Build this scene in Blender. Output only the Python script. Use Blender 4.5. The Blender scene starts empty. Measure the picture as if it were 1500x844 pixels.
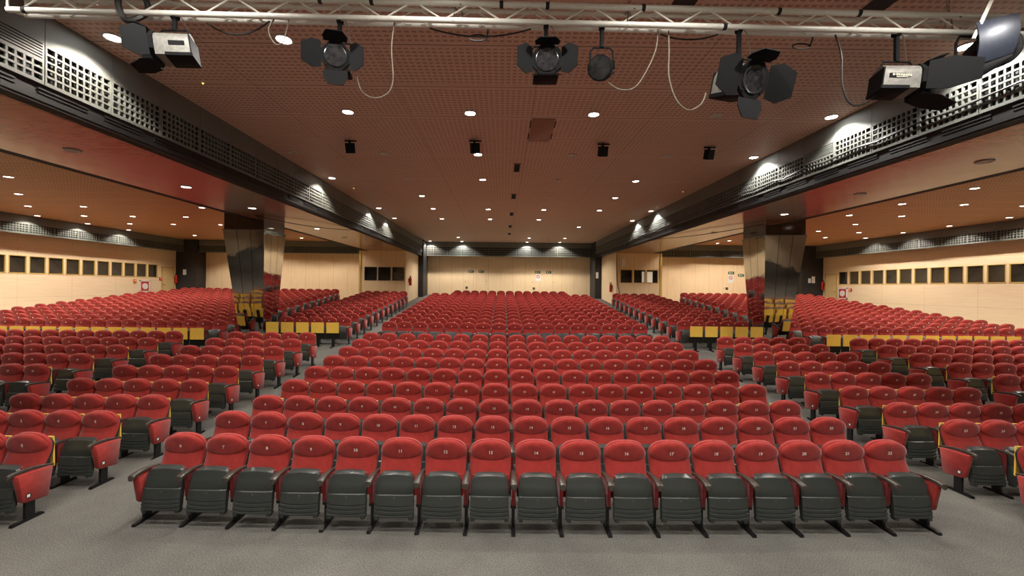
import bpy, math, random
from mathutils import Vector, Matrix, Euler
random.seed(7)
PI = math.pi
sc = bpy.context.scene
COL = sc.collection
CAMH = 2.78
F = 620.0

# ------------------------------------------------------------------ camera, world, exposure
cam_d = bpy.data.cameras.new('camera')
cam_d.sensor_width = 36.0
cam_d.lens = F / 1500.0 * 36.0
cam_d.shift_x = 13.0 / 1500.0
cam_d.clip_start = 0.05
cam_d.clip_end = 200
cam = bpy.data.objects.new('camera', cam_d)
COL.objects.link(cam)
ROLL = 0.0105
cam.matrix_world = Matrix.Translation((0, 0, CAMH)) @ Matrix.Rotation(PI / 2, 4, 'X') @ Matrix.Rotation(ROLL, 4, 'Z')
sc.camera = cam

w = bpy.data.worlds.new('world')
sc.world = w
w.use_nodes = True
w.node_tree.nodes['Background'].inputs[0].default_value = (0.02, 0.02, 0.022, 1)
w.node_tree.nodes['Background'].inputs[1].default_value = 1.0

vs = sc.view_settings
sc.display_settings.display_device = 'sRGB'
vs.view_transform = 'Standard'
vs.look = 'None'
vs.gamma = 1.0
vs.use_curve_mapping = False
vs.exposure = 0.0
sc.cycles.max_bounces = 7
sc.cycles.diffuse_bounces = 5
sc.cycles.glossy_bounces = 4
sc.cycles.use_denoising = True
sc.cycles.sample_clamp_indirect = 4.0
sc.cycles.sample_clamp_direct = 0.0

P_MAIN, P_SIDE, P_SOFFIT, P_STAGE, P_WASH = 330.0, 295.0, 170.0, 330.0, 900.0
SPOT_ANGLE = math.radians(132)
WARM = (1.0, 0.90, 0.77)
COOL = (1.0, 0.95, 0.88)


# ------------------------------------------------------------------ mesh helper
class MB:
    def __init__(self):
        self.v, self.f, self.mi = [], [], []
        self.m = 0
        self.T = Matrix.Identity(4)

    def add(self, verts, faces):
        b = len(self.v)
        T = self.T
        self.v.extend([tuple(T @ Vector(p)) for p in verts])
        self.f.extend([tuple(b + i for i in f) for f in faces])
        self.mi.extend([self.m] * len(faces))
        return self

    def box(self, x0, x1, y0, y1, z0, z1, bev=0.0):
        if bev <= 0:
            v = [(x, y, z) for z in (z0, z1) for y in (y0, y1) for x in (x0, x1)]
            return self.add(v, [(0, 2, 3, 1), (4, 5, 7, 6), (0, 1, 5, 4), (2, 6, 7, 3), (0, 4, 6, 2), (1, 3, 7, 5)])
        b = min(bev, (x1 - x0) * .45, (y1 - y0) * .45, (z1 - z0) * .45)
        rings = []
        v = []
        for (z, i) in ((z0, b), (z0 + b, 0), (z1 - b, 0), (z1, b)):
            xa, xb, ya, yb = x0 + i, x1 - i, y0 + i, y1 - i
            r = [(xa + b, ya), (xb - b, ya), (xb, ya + b), (xb, yb - b), (xb - b, yb), (xa + b, yb), (xa, yb - b), (xa, ya + b)]
            rings.append(len(v))
            v += [(x, y, z) for x, y in r]
        f = [tuple(range(7, -1, -1)), tuple(range(24, 32))]
        for k in range(3):
            for i in range(8):
                j = (i + 1) % 8
                f.append((k * 8 + i, k * 8 + j, k * 8 + 8 + j, k * 8 + 8 + i))
        return self.add(v, f)

    def prism(self, poly, a0, a1, axis='x'):
        n = len(poly)
        def P(p, a):
            if axis == 'x': return (a, p[0], p[1])
            if axis == 'y': return (p[0], a, p[1])
            return (p[0], p[1], a)
        v = [P(p, a0) for p in poly] + [P(p, a1) for p in poly]
        f = [tuple(range(n - 1, -1, -1)), tuple(range(n, 2 * n))]
        f += [(i, (i + 1) % n, n + (i + 1) % n, n + i) for i in range(n)]
        return self.add(v, f)

    def tube(self, pts, r, n=8, cap=True):
        pts = [Vector(p) for p in pts]
        v, f = [], []
        up = Vector((0, 0, 1))
        prev = None
        for i, p in enumerate(pts):
            d = (pts[min(i + 1, len(pts) - 1)] - pts[max(i - 1, 0)]).normalized()
            if prev is None:
                a = d.cross(up)
                if a.length < 1e-3: a = d.cross(Vector((1, 0, 0)))
                a.normalize()
            else:
                a = (prev - d * prev.dot(d)).normalized()
            prev = a
            b = d.cross(a)
            rr = r[i] if isinstance(r, (list, tuple)) else r
            for k in range(n):
                t = 2 * PI * k / n
                v.append(tuple(p + (a * math.cos(t) + b * math.sin(t)) * rr))
        for i in range(len(pts) - 1):
            for k in range(n):
                l = (k + 1) % n
                f.append((i * n + k, i * n + l, i * n + n + l, i * n + n + k))
        if cap:
            f.append(tuple(range(n - 1, -1, -1)))
            f.append(tuple(range((len(pts) - 1) * n, len(pts) * n)))
        return self.add(v, f)

    def lathe(self, prof, n=20, c=(0, 0, 0), axis='z'):
        v, f = [], []
        for (r, h) in prof:
            for k in range(n):
                t = 2 * PI * k / n
                a, b = r * math.cos(t), r * math.sin(t)
                if axis == 'z': v.append((c[0] + a, c[1] + b, c[2] + h))
                elif axis == 'y': v.append((c[0] + a, c[1] + h, c[2] + b))
                else: v.append((c[0] + h, c[1] + a, c[2] + b))
        m = len(prof)
        for i in range(m - 1):
            for k in range(n):
                l = (k + 1) % n
                f.append((i * n + k, i * n + l, i * n + n + l, i * n + n + k))
        f.append(tuple(range(n - 1, -1, -1)))
        f.append(tuple(range((m - 1) * n, m * n)))
        return self.add(v, f)

    def shell(self, front, back):
        """closed surface from two equal grids of points (rows of columns)"""
        R, Cn = len(front), len(front[0])
        v = [p for r in front for p in r] + [p for r in back for p in r]
        o = R * Cn
        f = []
        for i in range(R - 1):
            for j in range(Cn - 1):
                a = i * Cn + j
                f.append((a, a + 1, a + Cn + 1, a + Cn))
                f.append((o + a, o + a + Cn, o + a + Cn + 1, o + a + 1))
        for j in range(Cn - 1):
            f.append((j, o + j, o + j + 1, j + 1))
            a = (R - 1) * Cn + j
            f.append((a, a + 1, o + a + 1, o + a))
        for i in range(R - 1):
            a = i * Cn
            f.append((a, a + Cn, o + a + Cn, o + a))
            a = i * Cn + Cn - 1
            f.append((a, o + a, o + a + Cn, a + Cn))
        return self.add(v, f)

    def mesh(self, name, mats, smooth=True, angle=38):
        me = bpy.data.meshes.new(name)
        me.from_pydata(self.v, [], self.f)
        for m in (mats if isinstance(mats, (list, tuple)) else [mats]):
            me.materials.append(m)
        if isinstance(mats, (list, tuple)) and len(mats) > 1:
            me.polygons.foreach_set('material_index', self.mi)
        import bmesh
        bm = bmesh.new()
        bm.from_mesh(me)
        bmesh.ops.recalc_face_normals(bm, faces=bm.faces)
        bm.to_mesh(me)
        bm.free()
        if smooth:
            me.shade_smooth()
            me.set_sharp_from_angle(angle=math.radians(angle))
        me.update()
        return me


def link(name, me, parent=None, loc=(0, 0, 0), rz=0.0):
    o = bpy.data.objects.new(name, me)
    COL.objects.link(o)
    o.location = loc
    o.rotation_euler = (0, 0, rz)
    if parent is not None:
        o.parent = parent
    return o


def build(mb, name, mats, parent=None, **k):
    return link(name, mb.mesh(name, mats, **k), parent)


def tag(o, label=None, cat=None, group=None, kind=None):
    if label: o['label'] = label
    if cat: o['category'] = cat
    if group: o['group'] = group
    if kind: o['kind'] = kind
    return o


def empty(name, loc=(0, 0, 0), rz=0.0):
    o = bpy.data.objects.new(name, None)
    COL.objects.link(o)
    o.location = loc
    o.rotation_euler = (0, 0, rz)
    o.empty_display_size = 0.1
    return o


def struct(mb, name, mats, parent=None, **k):
    o = build(mb, name, mats, parent, **k)
    if parent is None: o['kind'] = 'structure'
    return o


# ------------------------------------------------------------------ materials
def lin(c):
    return tuple(((x / 255.0) / 12.92 if x <= 10 else (((x / 255.0) + 0.055) / 1.055) ** 2.4) for x in c)


class NT:
    def __init__(self, name):
        self.mat = bpy.data.materials.new(name)
        self.mat.use_nodes = True
        self.t = self.mat.node_tree
        self.b = self.t.nodes['Principled BSDF']

    def n(self, typ, **k):
        nd = self.t.nodes.new(typ)
        for a, val in k.items():
            if hasattr(nd, a): setattr(nd, a, val)
            else: nd.inputs[a].default_value = val
        return nd

    def l(self, a, b):
        self.t.links.new(a, b)

    def math(self, op, a, b=None):
        nd = self.n('ShaderNodeMath', operation=op)
        for i, x in enumerate((a, b)):
            if x is None: continue
            if isinstance(x, (int, float)): nd.inputs[i].default_value = x
            else: self.l(x, nd.inputs[i])
        return nd.outputs[0]

    def mix(self, fac, a, b):
        nd = self.n('ShaderNodeMix', data_type='RGBA')
        for s, x in ((0, fac), (6, a), (7, b)):
            if isinstance(x, (int, float)): nd.inputs[s].default_value = x
            elif isinstance(x, tuple): nd.inputs[s].default_value = (*x[:3], 1)
            else: self.l(x, nd.inputs[s])
        return nd.outputs[2]

    def xyz(self):
        tc = self.n('ShaderNodeTexCoord')
        s = self.n('ShaderNodeSeparateXYZ')
        self.l(tc.outputs['Object'], s.inputs[0])
        return tc.outputs['Object'], s.outputs

    def noise(self, vec, scale, detail=3, rough=.5, sc3=None):
        if sc3:
            mp = self.n('ShaderNodeMapping')
            mp.inputs['Scale'].default_value = sc3
            self.l(vec, mp.inputs[0]); vec = mp.outputs[0]
        nz = self.n('ShaderNodeTexNoise')
        nz.inputs['Scale'].default_value = scale
        nz.inputs['Detail'].default_value = detail
        nz.inputs['Roughness'].default_value = rough
        self.l(vec, nz.inputs['Vector'])
        return nz.outputs[0]

    def ramp(self, fac, a, b, p0=0.3, p1=0.7):
        r = self.n('ShaderNodeValToRGB')
        r.color_ramp.elements[0].position = p0
        r.color_ramp.elements[1].position = p1
        r.color_ramp.elements[0].color = (*a[:3], 1)
        r.color_ramp.elements[1].color = (*b[:3], 1)
        self.l(fac, r.inputs[0])
        return r.outputs[0]

    def bump(self, h, strength=.3, dist=.01):
        bp = self.n('ShaderNodeBump')
        bp.inputs['Strength'].default_value = strength
        bp.inputs['Distance'].default_value = dist
        self.l(h, bp.inputs['Height'])
        self.l(bp.outputs[0], self.b.inputs['Normal'])

    def set(self, **k):
        names = {'rough': 'Roughness', 'metal': 'Metallic', 'spec': 'Specular IOR Level', 'coat': 'Coat Weight', 'coatr': 'Coat Roughness', 'sheen': 'Sheen Weight'}
        for a, v in k.items():
            i = self.b.inputs[names[a]]
            if isinstance(v, (int, float)): i.default_value = v
            else: self.l(v, i)
        return self

    def col(self, c):
        if isinstance(c, tuple): self.b.inputs['Base Color'].default_value = (*c[:3], 1)
        else: self.l(c, self.b.inputs['Base Color'])
        return self


def plain(name, rgb, rough=.5, metal=0., var=.12, scale=30, spec=.5, bump=0):
    m = NT(name)
    vec, _ = m.xyz()
    nz = m.noise(vec, scale)
    c = lin(rgb)
    m.col(m.ramp(nz, tuple(x * (1 - var) for x in c), tuple(min(1, x * (1 + var)) for x in c)))
    m.set(rough=rough, metal=metal, spec=spec)
    if bump: m.bump(nz, bump, .004)
    return m.mat


def fabric(name, rgb):
    m = NT(name)
    vec, _ = m.xyz()
    a = m.noise(vec, 14, 3)
    b = m.noise(vec, 260, 2)
    c = lin(rgb)
    base = m.ramp(a, tuple(x * .84 for x in c), tuple(x * 1.12 for x in c))
    m.col(base)
    m.set(rough=.85, spec=.15, sheen=.25)
    m.bump(b, .25, .002)
    return m.mat


M = {}
M['red'] = fabric('red_fabric', (156, 49, 44))
M['darkred'] = fabric('side_fabric', (128, 32, 30))
M['plastic'] = plain('charcoal_plastic', (56, 60, 58), .29, var=.08, scale=60)
M['shell'] = plain('black_shell_plastic', (42, 42, 43), .45)
M['arm'] = plain('armrest_plastic', (66, 60, 54), .32, var=.15)
M['leg'] = plain('black_steel', (30, 30, 31), .35, metal=.3)
M['number'] = plain('white_number', (238, 226, 216), .6, var=.03)
M['white'] = plain('white_sheet', (232, 230, 226), .7, var=.03)
M['chromebit'] = plain('worn_metal', (150, 145, 138), .3, metal=.9)
M['black'] = plain('matt_black', (18, 18, 19), .6)
M['trussm'] = plain('aluminium_tube', (226, 224, 214), .38, metal=.1, var=.04)
M['lampgrey'] = plain('lamp_housing_grey', (122, 120, 114), .5, metal=.2, var=.2)
M['lampblack'] = plain('lamp_housing_black', (14, 15, 16), .75, var=.12, spec=.2)
M['lampmark'] = plain('pale_lamp_mark', (196, 192, 176), .6, var=.05)
M['cablem'] = plain('cable_grey', (120, 112, 98), .5)
M['cablek'] = plain('cable_black', (28, 26, 25), .5)
M['fascia'] = plain('painted_grey_metal', (100, 103, 98), .6, var=.05, scale=6)
M['dark'] = plain('charcoal_paint', (44, 44, 46), .6, var=.1, scale=4)
M['redpaint'] = plain('red_paint', (196, 34, 26), .35, var=.06)
M['orange'] = plain('orange_plastic', (226, 110, 40), .4, var=.06)
M['green'] = plain('sign_green', (44, 98, 70), .4, var=.05)
M['metalgrey'] = plain('grey_metal', (128, 122, 112), .35, metal=.7)
M['trimring'] = plain('downlight_ring', (196, 192, 184), .4, metal=.4)


def wood_tablet():
    m = NT('beech_tablet')
    vec, _ = m.xyz()
    nz = m.noise(vec, 6, 5, .6, (14, 14, 1.2))
    m.col(m.ramp(nz, lin((244, 190, 66)), lin((252, 214, 104))))
    m.set(rough=.45)
    return m.mat


M['tablet'] = wood_tablet()


def carpet():
    m = NT('grey_carpet')
    vec, o = m.xyz()
    fine = m.noise(vec, 75, 4, .7)
    big = m.noise(vec, .9, 4, .6)
    a = m.ramp(fine, lin((64, 64, 68)), lin((132, 130, 124)), .28, .72)
    st = m.ramp(big, (0.80, .79, .77), (1.10, 1.10, 1.05), .35, .65)
    nd = m.n('ShaderNodeMix', data_type='RGBA', blend_type='MULTIPLY')
    nd.inputs[0].default_value = 1
    m.l(a, nd.inputs[6]); m.l(st, nd.inputs[7])
    m.col(nd.outputs[2])
    m.set(rough=.95, spec=.1)
    m.bump(fine, .5, .006)
    return m.mat


M['carpet'] = carpet()


def joint(m, s, pitch, off, width):
    """1 inside a joint line of the coordinate s"""
    a = m.math('ADD', s, off)
    a = m.math('DIVIDE', a, pitch)
    a = m.math('FRACT', a)
    a = m.math('SUBTRACT', a, .5)
    a = m.math('ABSOLUTE', a)
    return m.math('GREATER_THAN', a, .5 - .5 * width / pitch)


def perforated(name, c1, c2, hole, pitch=.1, holew=.052, jp=1.26, rough=.5):
    m = NT(name)
    vec, o = m.xyz()
    x, y = o[0], o[1]
    grain = m.noise(vec, 3, 5, .6, (1, 14, 1))
    base = m.ramp(grain, lin(c1), lin(c2))
    px = m.math('ABSOLUTE', m.math('SUBTRACT', m.math('FRACT', m.math('DIVIDE', m.math('ADD', x, 50.0), pitch)), .5))
    py = m.math('ABSOLUTE', m.math('SUBTRACT', m.math('FRACT', m.math('DIVIDE', m.math('ADD', y, 50.0), pitch)), .5))
    hx = m.math('LESS_THAN', px, .5 * holew / pitch * 1.25)
    hy = m.math('LESS_THAN', py, .5 * holew / pitch * .8)
    h = m.math('MULTIPLY', hx, hy)
    # unperforated margins along every panel joint
    marg = m.math('SUBTRACT', 1.0, joint(m, y, jp, .24, .16))
    h = m.math('MULTIPLY', h, marg)
    j = joint(m, y, jp, .24, .014)
    j2 = joint(m, x, 2.43, 1.9, .01)
    c = m.mix(h, base, lin(hole))
    c = m.mix(j, c, lin((24, 15, 11)))
    c = m.mix(m.math('MULTIPLY', j2, .6), c, lin((34, 22, 16)))
    m.col(c)
    m.set(rough=rough, spec=.35)
    return m.mat


M['ceil_main'] = perforated('perforated_brown_panels', (200, 166, 146), (218, 187, 167), (166, 130, 110))
M['ceil_side'] = perforated('perforated_oak_panels', (206, 154, 106), (222, 172, 122), (150, 102, 66), jp=1.18)


def soffit_mat():
    m = NT('polished_brown_panels')
    vec, o = m.xyz()
    grain = m.noise(vec, 2, 5, .6, (1.5, 9, 1))
    wav = m.noise(vec, .55, 2)
    base = m.ramp(grain, lin((128, 82, 60)), lin((150, 98, 72)))
    j = joint(m, o[1], 1.26, .1, .014)
    j2 = joint(m, o[0], 1.46, .35, .012)
    c = m.mix(m.math('MAXIMUM', j, j2), base, lin((30, 18, 14)))
    m.col(c)
    m.set(rough=.20, spec=.5, coat=.12, coatr=.08)
    m.bump(wav, .10, .08)
    return m.mat


M['soffit'] = soffit_mat()


def maple(name, vertical, c1=(236, 206, 164), c2=(247, 221, 182)):
    m = NT(name)
    vec, o = m.xyz()
    if vertical == 'x':      # frontal wall, vertical boards
        g = m.noise(vec, 2.2, 5, .6, (9, 9, .5)); j = joint(m, o[0], .95, .2, .014); jj = None
    else:                    # side wall, horizontal boards
        g = m.noise(vec, 2.2, 5, .6, (9, .5, 12)); j = joint(m, o[2], 1.12, .1, .010); jj = joint(m, o[1], 2.4, .3, .010)
    base = m.ramp(g, lin(c1), lin(c2))
    if jj is not None: j = m.math('MULTIPLY', m.math('MAXIMUM', j, jj), .45)
    else: j = m.math('MULTIPLY', j, .5)
    m.col(m.mix(j, base, lin((128, 92, 56))))
    m.set(rough=.42, spec=.4)
    return m.mat


M['maple_x'] = maple('maple_boards_vertical', 'x')
M['maple_y'] = maple('maple_boards_horizontal', 'y', (238, 213, 176), (248, 227, 194))
M['jamb'] = plain('yellow_wood_frame', (206, 174, 92), .5, var=.06)
M['doorm'] = plain('cream_door', (226, 198, 142), .5, var=.05, scale=5)


def glass_dark():
    m = NT('dark_window_glass')
    vec, _ = m.xyz()
    m.col(m.ramp(m.noise(vec, .8, 2), (.012, .011, .010), (.035, .032, .028)))
    m.set(rough=.06, spec=.6)
    return m.mat


M['glass'] = glass_dark()


def mirror():
    m = NT('polished_steel_cladding')
    vec, _ = m.xyz()
    nz = m.noise(vec, 1.7, 2)
    m.col(m.ramp(nz, (.52, .50, .47), (.62, .60, .57)))
    m.set(metal=1.0, rough=.05)
    m.bump(nz, .10, .04)
    return m.mat


M['mirror'] = mirror()


def emit(name, rgb, s):
    m = NT(name)
    m.col((.8, .8, .8))
    m.b.inputs['Emission Color'].default_value = (*rgb, 1)
    m.b.inputs['Emission Strength'].default_value = s
    return m.mat


M['lit'] = emit('lit_lamp_lens', (1.0, .93, .82), 22)
M['litcool'] = emit('lit_lamp_lens_bright', (1.0, .97, .93), 60)
M['pilot'] = emit('amber_pilot_lamp', (1.0, .45, .08), 3)
M['paneglow'] = emit('lit_pane_reflection', (1.0, .86, .6), .25)  # glow standing in for bright reflections in the booth panes


def lensm():
    m = NT('dark_fresnel_lens')
    vec, _ = m.xyz()
    m.col(m.ramp(m.noise(vec, 20), (.012, .012, .013), (.035, .035, .037)))
    m.set(rough=.18, spec=.7)
    return m.mat


M['lens'] = lensm()

# ------------------------------------------------------------------ room dimensions
XL, XR = -5.93, 6.76              # inner faces of the two long beams
SL, SR = -8.86, 9.68              # outer edges of the soffits
FL, FR = -21.2, 20.7              # side wall fascias
WL, WR = -21.7, 21.2              # side walls
ZM, ZS, ZC = CAMH + 3.47, CAMH + 2.30, CAMH + 3.0
YF = -8.0                         # stage end behind the camera
YB, YBW = 32.2, 32.8              # centre bay: fascia and wall
YS, YSW = 28.2, 28.9              # side bays: fascia and wall
SLOPE, Y0 = 0.087, 7.3


def floor_z(y):
    return max(0.0, (y - Y0) * SLOPE)


mb = MB()
ys = [YF, Y0, 34.0]
for a, b in zip(ys[:-1], ys[1:]):
    z0, z1 = floor_z(a), floor_z(b)
    mb.prism([(a, z0), (b, z1), (b, z1 - .2), (a, z0 - .2)], -23.0, 23.0, 'x')
struct(mb, 'floor', M['carpet'], smooth=False)

struct(MB().box(XL - .05, XR + .05, YF, 33.4, ZM, ZM + .15), 'ceiling', M['ceil_main'], smooth=False)
struct(MB().box(-22.4, SL + .02, YF, 29.2, ZC, ZC + .15), 'ceiling_left', M['ceil_side'], smooth=False)
struct(MB().box(SR - .02, 22.0, YF, 29.2, ZC, ZC + .15), 'ceiling_right', M['ceil_side'], smooth=False)

# long beams: glossy soffit, dark edge strips with slots, dark outer face
for nm, a, b, sgn in (('left', SL, XL, 1), ('right', XR, SR, -1)):
    struct(MB().box(a + .22, b - .22, YF, 30.2, ZS, ZS + .1), 'soffit_' + nm, M['soffit'], smooth=False)
    k = MB()
    for (p, q) in ((a, a + .22), (b - .22, b)):
        for i in range(4):
            t0 = p + .22 * i / 4 + .008
            k.box(t0, t0 + .038, YF, 30.2, ZS - .004, ZS + .03)
        k.box(p, q, YF, 30.2, ZS + .03, ZS + .1)
    oa = a if sgn > 0 else b - .06
    k.box(oa, oa + .06, YF, 30.2, ZS + .1, ZC + .15)
    k.box(SL + .3 if sgn > 0 else XR + .3, XL - .3 if sgn > 0 else SR - .3, YF, 30.2, ZS + .102, ZS + .2)
    struct(k, 'trim_%d' % (8 if sgn > 0 else 9), M['black'], smooth=False)

# walls
struct(MB().box(-22.6, 22.6, YF - .2, YF, -.2, 7.0), 'wall_front', plain('pale_stage_wall', (226, 222, 214), .8, var=.04, scale=2), smooth=False)  # unseen end wall, made pale to bounce light into the hall


def window_wall(nm, x0, x1, ya, yb, wins, z0, z1):
    k = MB()
    k.box(x0, x1, ya, yb, -.2, z0)
    k.box(x0, x1, ya, yb, z1, 6.2)
    e = ya
    for (p, q) in wins:
        k.box(x0, x1, e, p, z0, z1)
        e = q
    k.box(x0, x1, e, yb, z0, z1)
    struct(k, nm, M['maple_y'], smooth=False)


WZ0, WZ1 = CAMH + .43, CAMH + 1.24
winsL = [(26.55 - .81 * i - .70, 26.55 - .81 * i) for i in range(14)][::-1]
winsR = [(26.75 - .82 * i - .70, 26.75 - .82 * i) for i in range(14)][::-1]
window_wall('wall_left', WL - .25, WL, YF, 29.1, winsL, WZ0, WZ1)
window_wall('wall_right', WR, WR + .25, YF, 29.1, winsR, WZ0, WZ1)
wn = 0


def window(y0, y1, x, sgn, parent_name):
    """a dark booth window in a side wall: jamb liner and glass"""
    global wn
    wn += 1
    r = empty('window_%d' % wn, (x, (y0 + y1) / 2, (WZ0 + WZ1) / 2))
    r['kind'] = 'structure'
    hw, hh = (y1 - y0) / 2, (WZ1 - WZ0) / 2
    a, b = sorted((0.012 * sgn, -.22 * sgn))
    k = MB()
    k.box(a, b, -hw, -hw + .03, -hh, hh); k.box(a, b, hw - .03, hw, -hh, hh)
    k.box(a, b, -hw, hw, -hh, -hh + .04); k.box(a, b, -hw, hw, hh - .03, hh)
    build(k, 'window_frame', M['jamb'], r, smooth=False)
    p, q = sorted((-.035 * sgn, -.05 * sgn))
    build(MB().box(p, q, -hw + .03, hw - .03, -hh + .04, hh - .03), 'pane', M['glass'], r, smooth=False)


for (p, q) in winsL: window(p, q, WL, 1, 'wall_left')
for (p, q) in winsR: window(p, q, WR, -1, 'wall_right')

struct(MB().box(-7.4, 8.2, YBW, YBW + .2, -.1, 6.6), 'wall_back', M['maple_x'], smooth=False)
struct(MB().box(-22.4, -8.9, YSW, YSW + .2, -.1, 6.0), 'wall_back_left', M['maple_x'], smooth=False)
struct(MB().box(9.75, 22.0, YSW, YSW + .2, -.1, 6.0), 'wall_back_right', M['maple_x'], smooth=False)
# dark corner pillars
struct(MB().box(WL, -20.3, 28.05, 28.9, 0, ZC), 'pillar_1', M['dark'], smooth=False)
struct(MB().box(19.8, WR, 28.05, 28.9, 0, ZC), 'pillar_2', M['dark'], smooth=False)
struct(MB().box(-6.85, -5.86, 31.0, YBW, 0, ZM), 'pillar_3', M['dark'], smooth=False)
struct(MB().box(6.72, 7.70, 31.0, YBW, 0, ZM), 'pillar_4', M['dark'], smooth=False)

# control booths under the beams
def booth(nm, x0, x1, inner, wins, litpane):
    global wn
    y0, y1 = 27.0, 31.0
    zb0, zb1 = CAMH + .40, CAMH + 1.26
    k = MB()
    k.box(x0, x1, y0, y0 + .15, 0, zb0); k.box(x0, x1, y0, y0 + .15, zb1, ZS)
    e = x0
    for (p, q) in wins:
        k.box(e, p, y0, y0 + .15, zb0, zb1); e = q
    k.box(e, x1, y0, y0 + .15, zb0, zb1)
    k.box(*( (x1 - .15, x1) if inner > 0 else (x0, x0 + .15)), y0 + .15, y1, 0, ZS)
    k.box(*( (x0, x0 + .15) if inner > 0 else (x1 - .15, x1)), y0 + .15, y1, 0, ZS)
    struct(k, nm, M['maple_x'], smooth=False)
    k = MB()
    ox = x0 if inner > 0 else x1
    k.box(ox - .06, ox + .06, y0 - .03, y0 + .02, 0, ZS)
    struct(k, 'trim_%d' % (10 if inner > 0 else 11), M['jamb'], smooth=False)
    for i, (p, q) in enumerate(wins):
        wn += 1
        r = empty('window_%d' % wn, ((p + q) / 2, y0, (zb0 + zb1) / 2))
        r['kind'] = 'structure'
        hw, hh = (q - p) / 2, (zb1 - zb0) / 2
        f = MB()
        f.box(-hw, -hw + .03, -.012, .14, -hh, hh); f.box(hw - .03, hw, -.012, .14, -hh, hh)
        f.box(-hw, hw, -.012, .14, -hh, -hh + .03); f.box(-hw, hw, -.012, .14, hh - .03, hh)
        build(f, 'window_frame', M['jamb'] if litpane else M['dark'], r, smooth=False)
        build(MB().box(-hw + .03, hw - .03, .07, .08, -hh + .03, hh - .03), 'pane', M['glass'], r, smooth=False)
        if litpane and i >= 1:  # glowing slabs before the glass imitate reflected light
            if i == 1:
                build(MB().box(hw - .22, hw - .06, .055, .065, -hh + .05, hh - .12), 'lit_reflection', M['paneglow'], r, smooth=False)
            else:
                build(MB().box(-hw + .06, -hw + .40, .055, .065, -hh + .05, hh - .12), 'lit_reflection', M['paneglow'], r, smooth=False)


booth('wall_booth_left', -9.14, -6.23, 1, [(-8.86, -8.06), (-7.98, -7.18), (-7.08, -6.33)], False)
booth('wall_booth_right', 7.20, 10.06, -1, [(7.46, 8.24), (8.32, 9.08), (9.14, 9.88)], True)


# ------------------------------------------------------------------ fascias with grille panels
def grille(mb, wid, z0, z1, cols, rows, louvre=False, d=.03, bar=.026):
    """one pressed panel in local coords: width along x, face at y=0 looking -y"""
    m = .03
    mb.box(0.006, m, 0, d, z0, z1); mb.box(wid - m, wid - .006, 0, d, z0, z1)
    if louvre:
        zz = z0 + (z1 - z0) * .56
        n = 6
        for i in range(n):
            z = zz + (z1 - zz) * i / n
            mb.box(m, wid - m, 0, d, z, z + .02)
        z1g, rows = zz, 3
    else:
        z1g = z1
    for i in range(rows + 1):
        z = z0 + (z1g - z0 - bar) * i / rows
        mb.box(m, wid - m, 0, d, z, z + bar)
    for i in range(1, cols):
        x = m + (wid - 2 * m - bar) * i / cols
        mb.box(x, x + bar, .002, d - .002, z0, z1g)


def fascia(nm, L, zb, zt, g0, g1, pitch, off, T, cols=9, rows=5, louv=(), strip=0.0):
    """a long fascia board: T maps local (along x, face y=0 looking to -y) to the room"""
    k = MB(); k.T = T
    k.box(0, L, .06, .16, zb, zt)                 # dark back of the grilles
    root = struct(k, nm, M['black'], smooth=False)
    u = MB(); u.T = T
    edge = [0.0]
    x = off
    while x < L - .05:
        edge.append(x); x += pitch
    edge.append(L)
    for i, (a, b) in enumerate(zip(edge[:-1], edge[1:])):
        u.box(a + .004, b - .004, 0, .07, g1, zt)  # plain upper board of each panel
        u.box(a + .004, b - .004, 0, .07, zb, g0)
        if b - a < .2: 
            u.box(a + .004, b - .004, 0, .07, g0, g1); continue
        g = MB(); g.T = T @ Matrix.Translation((a, 0, 0))
        grille(g, b - a, g0, g1, max(2, round(cols * (b - a) / pitch)), rows, i in louv)
        build(g, 'grille_panel', M['fascia'], root, smooth=False)
    build(u, 'upper_board', M['fascia'], root, smooth=False)
    if strip > 0:
        s = MB(); s.T = T
        s.box(0, L, .03, .12, zb - strip, zb)
        for i in range(int(L / .9)):
            for q in range(4):
                s.box(i * .9 + .1, i * .9 + .75, .012, .03, zb - strip + .03 + q * .05, zb - strip + .05 + q * .05)
        build(s, 'slotted_strip', M['black'], root, smooth=False)
    return root


def TM(origin, ang):
    return Matrix.Translation(origin) @ Matrix.Rotation(ang, 4, 'Z')


G0, G1 = CAMH + 2.57, CAMH + 3.07
# local +x along the board, local -y is the visible side
# left beam looks to +X: local -y -> +X means rotation +90 deg : x->Y, y->-X
fascia('trim_1', 30.5, CAMH + 2.55, ZM, G0, G1, .93, .94, TM((XL, 1.87 - .94 - .14, 0), PI / 2), louv=(4,), strip=.25)
# right beam looks to -X: rotation -90: x->-Y, y->+X ; start from the far end
fascia('trim_2', 31.0, CAMH + 2.55, ZM, G0, G1, .88, .29, TM((XR, 31.85, 0), -PI / 2), louv=(26,), strip=.25)
fascia('trim_3', XR - XL, CAMH + 2.40, ZM, CAMH + 2.44, CAMH + 3.1, 1.05, .6, TM((XL, YB, 0), 0), cols=9, rows=4)
SZB, SG0, SG1 = CAMH + 2.18, CAMH + 2.22, CAMH + 2.64
fascia('trim_4', 30.7, SZB, ZC, SG0, SG1, 1.1, .5, TM((FL, -2.5, 0), PI / 2), cols=9, rows=4)
fascia('trim_5', 30.7, SZB, ZC, SG0, SG1, 1.1, .5, TM((FR, 28.2, 0), -PI / 2), cols=9, rows=4)
fascia('trim_6', -8.9 - FL, SZB, ZC, SG0, SG1, 1.1, .5, TM((FL, YS, 0), 0), cols=9, rows=4)
fascia('trim_7', FR - 9.75, SZB, ZC, SG0, SG1, 1.1, .5, TM((9.75, YS, 0), 0), cols=9, rows=4)


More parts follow.
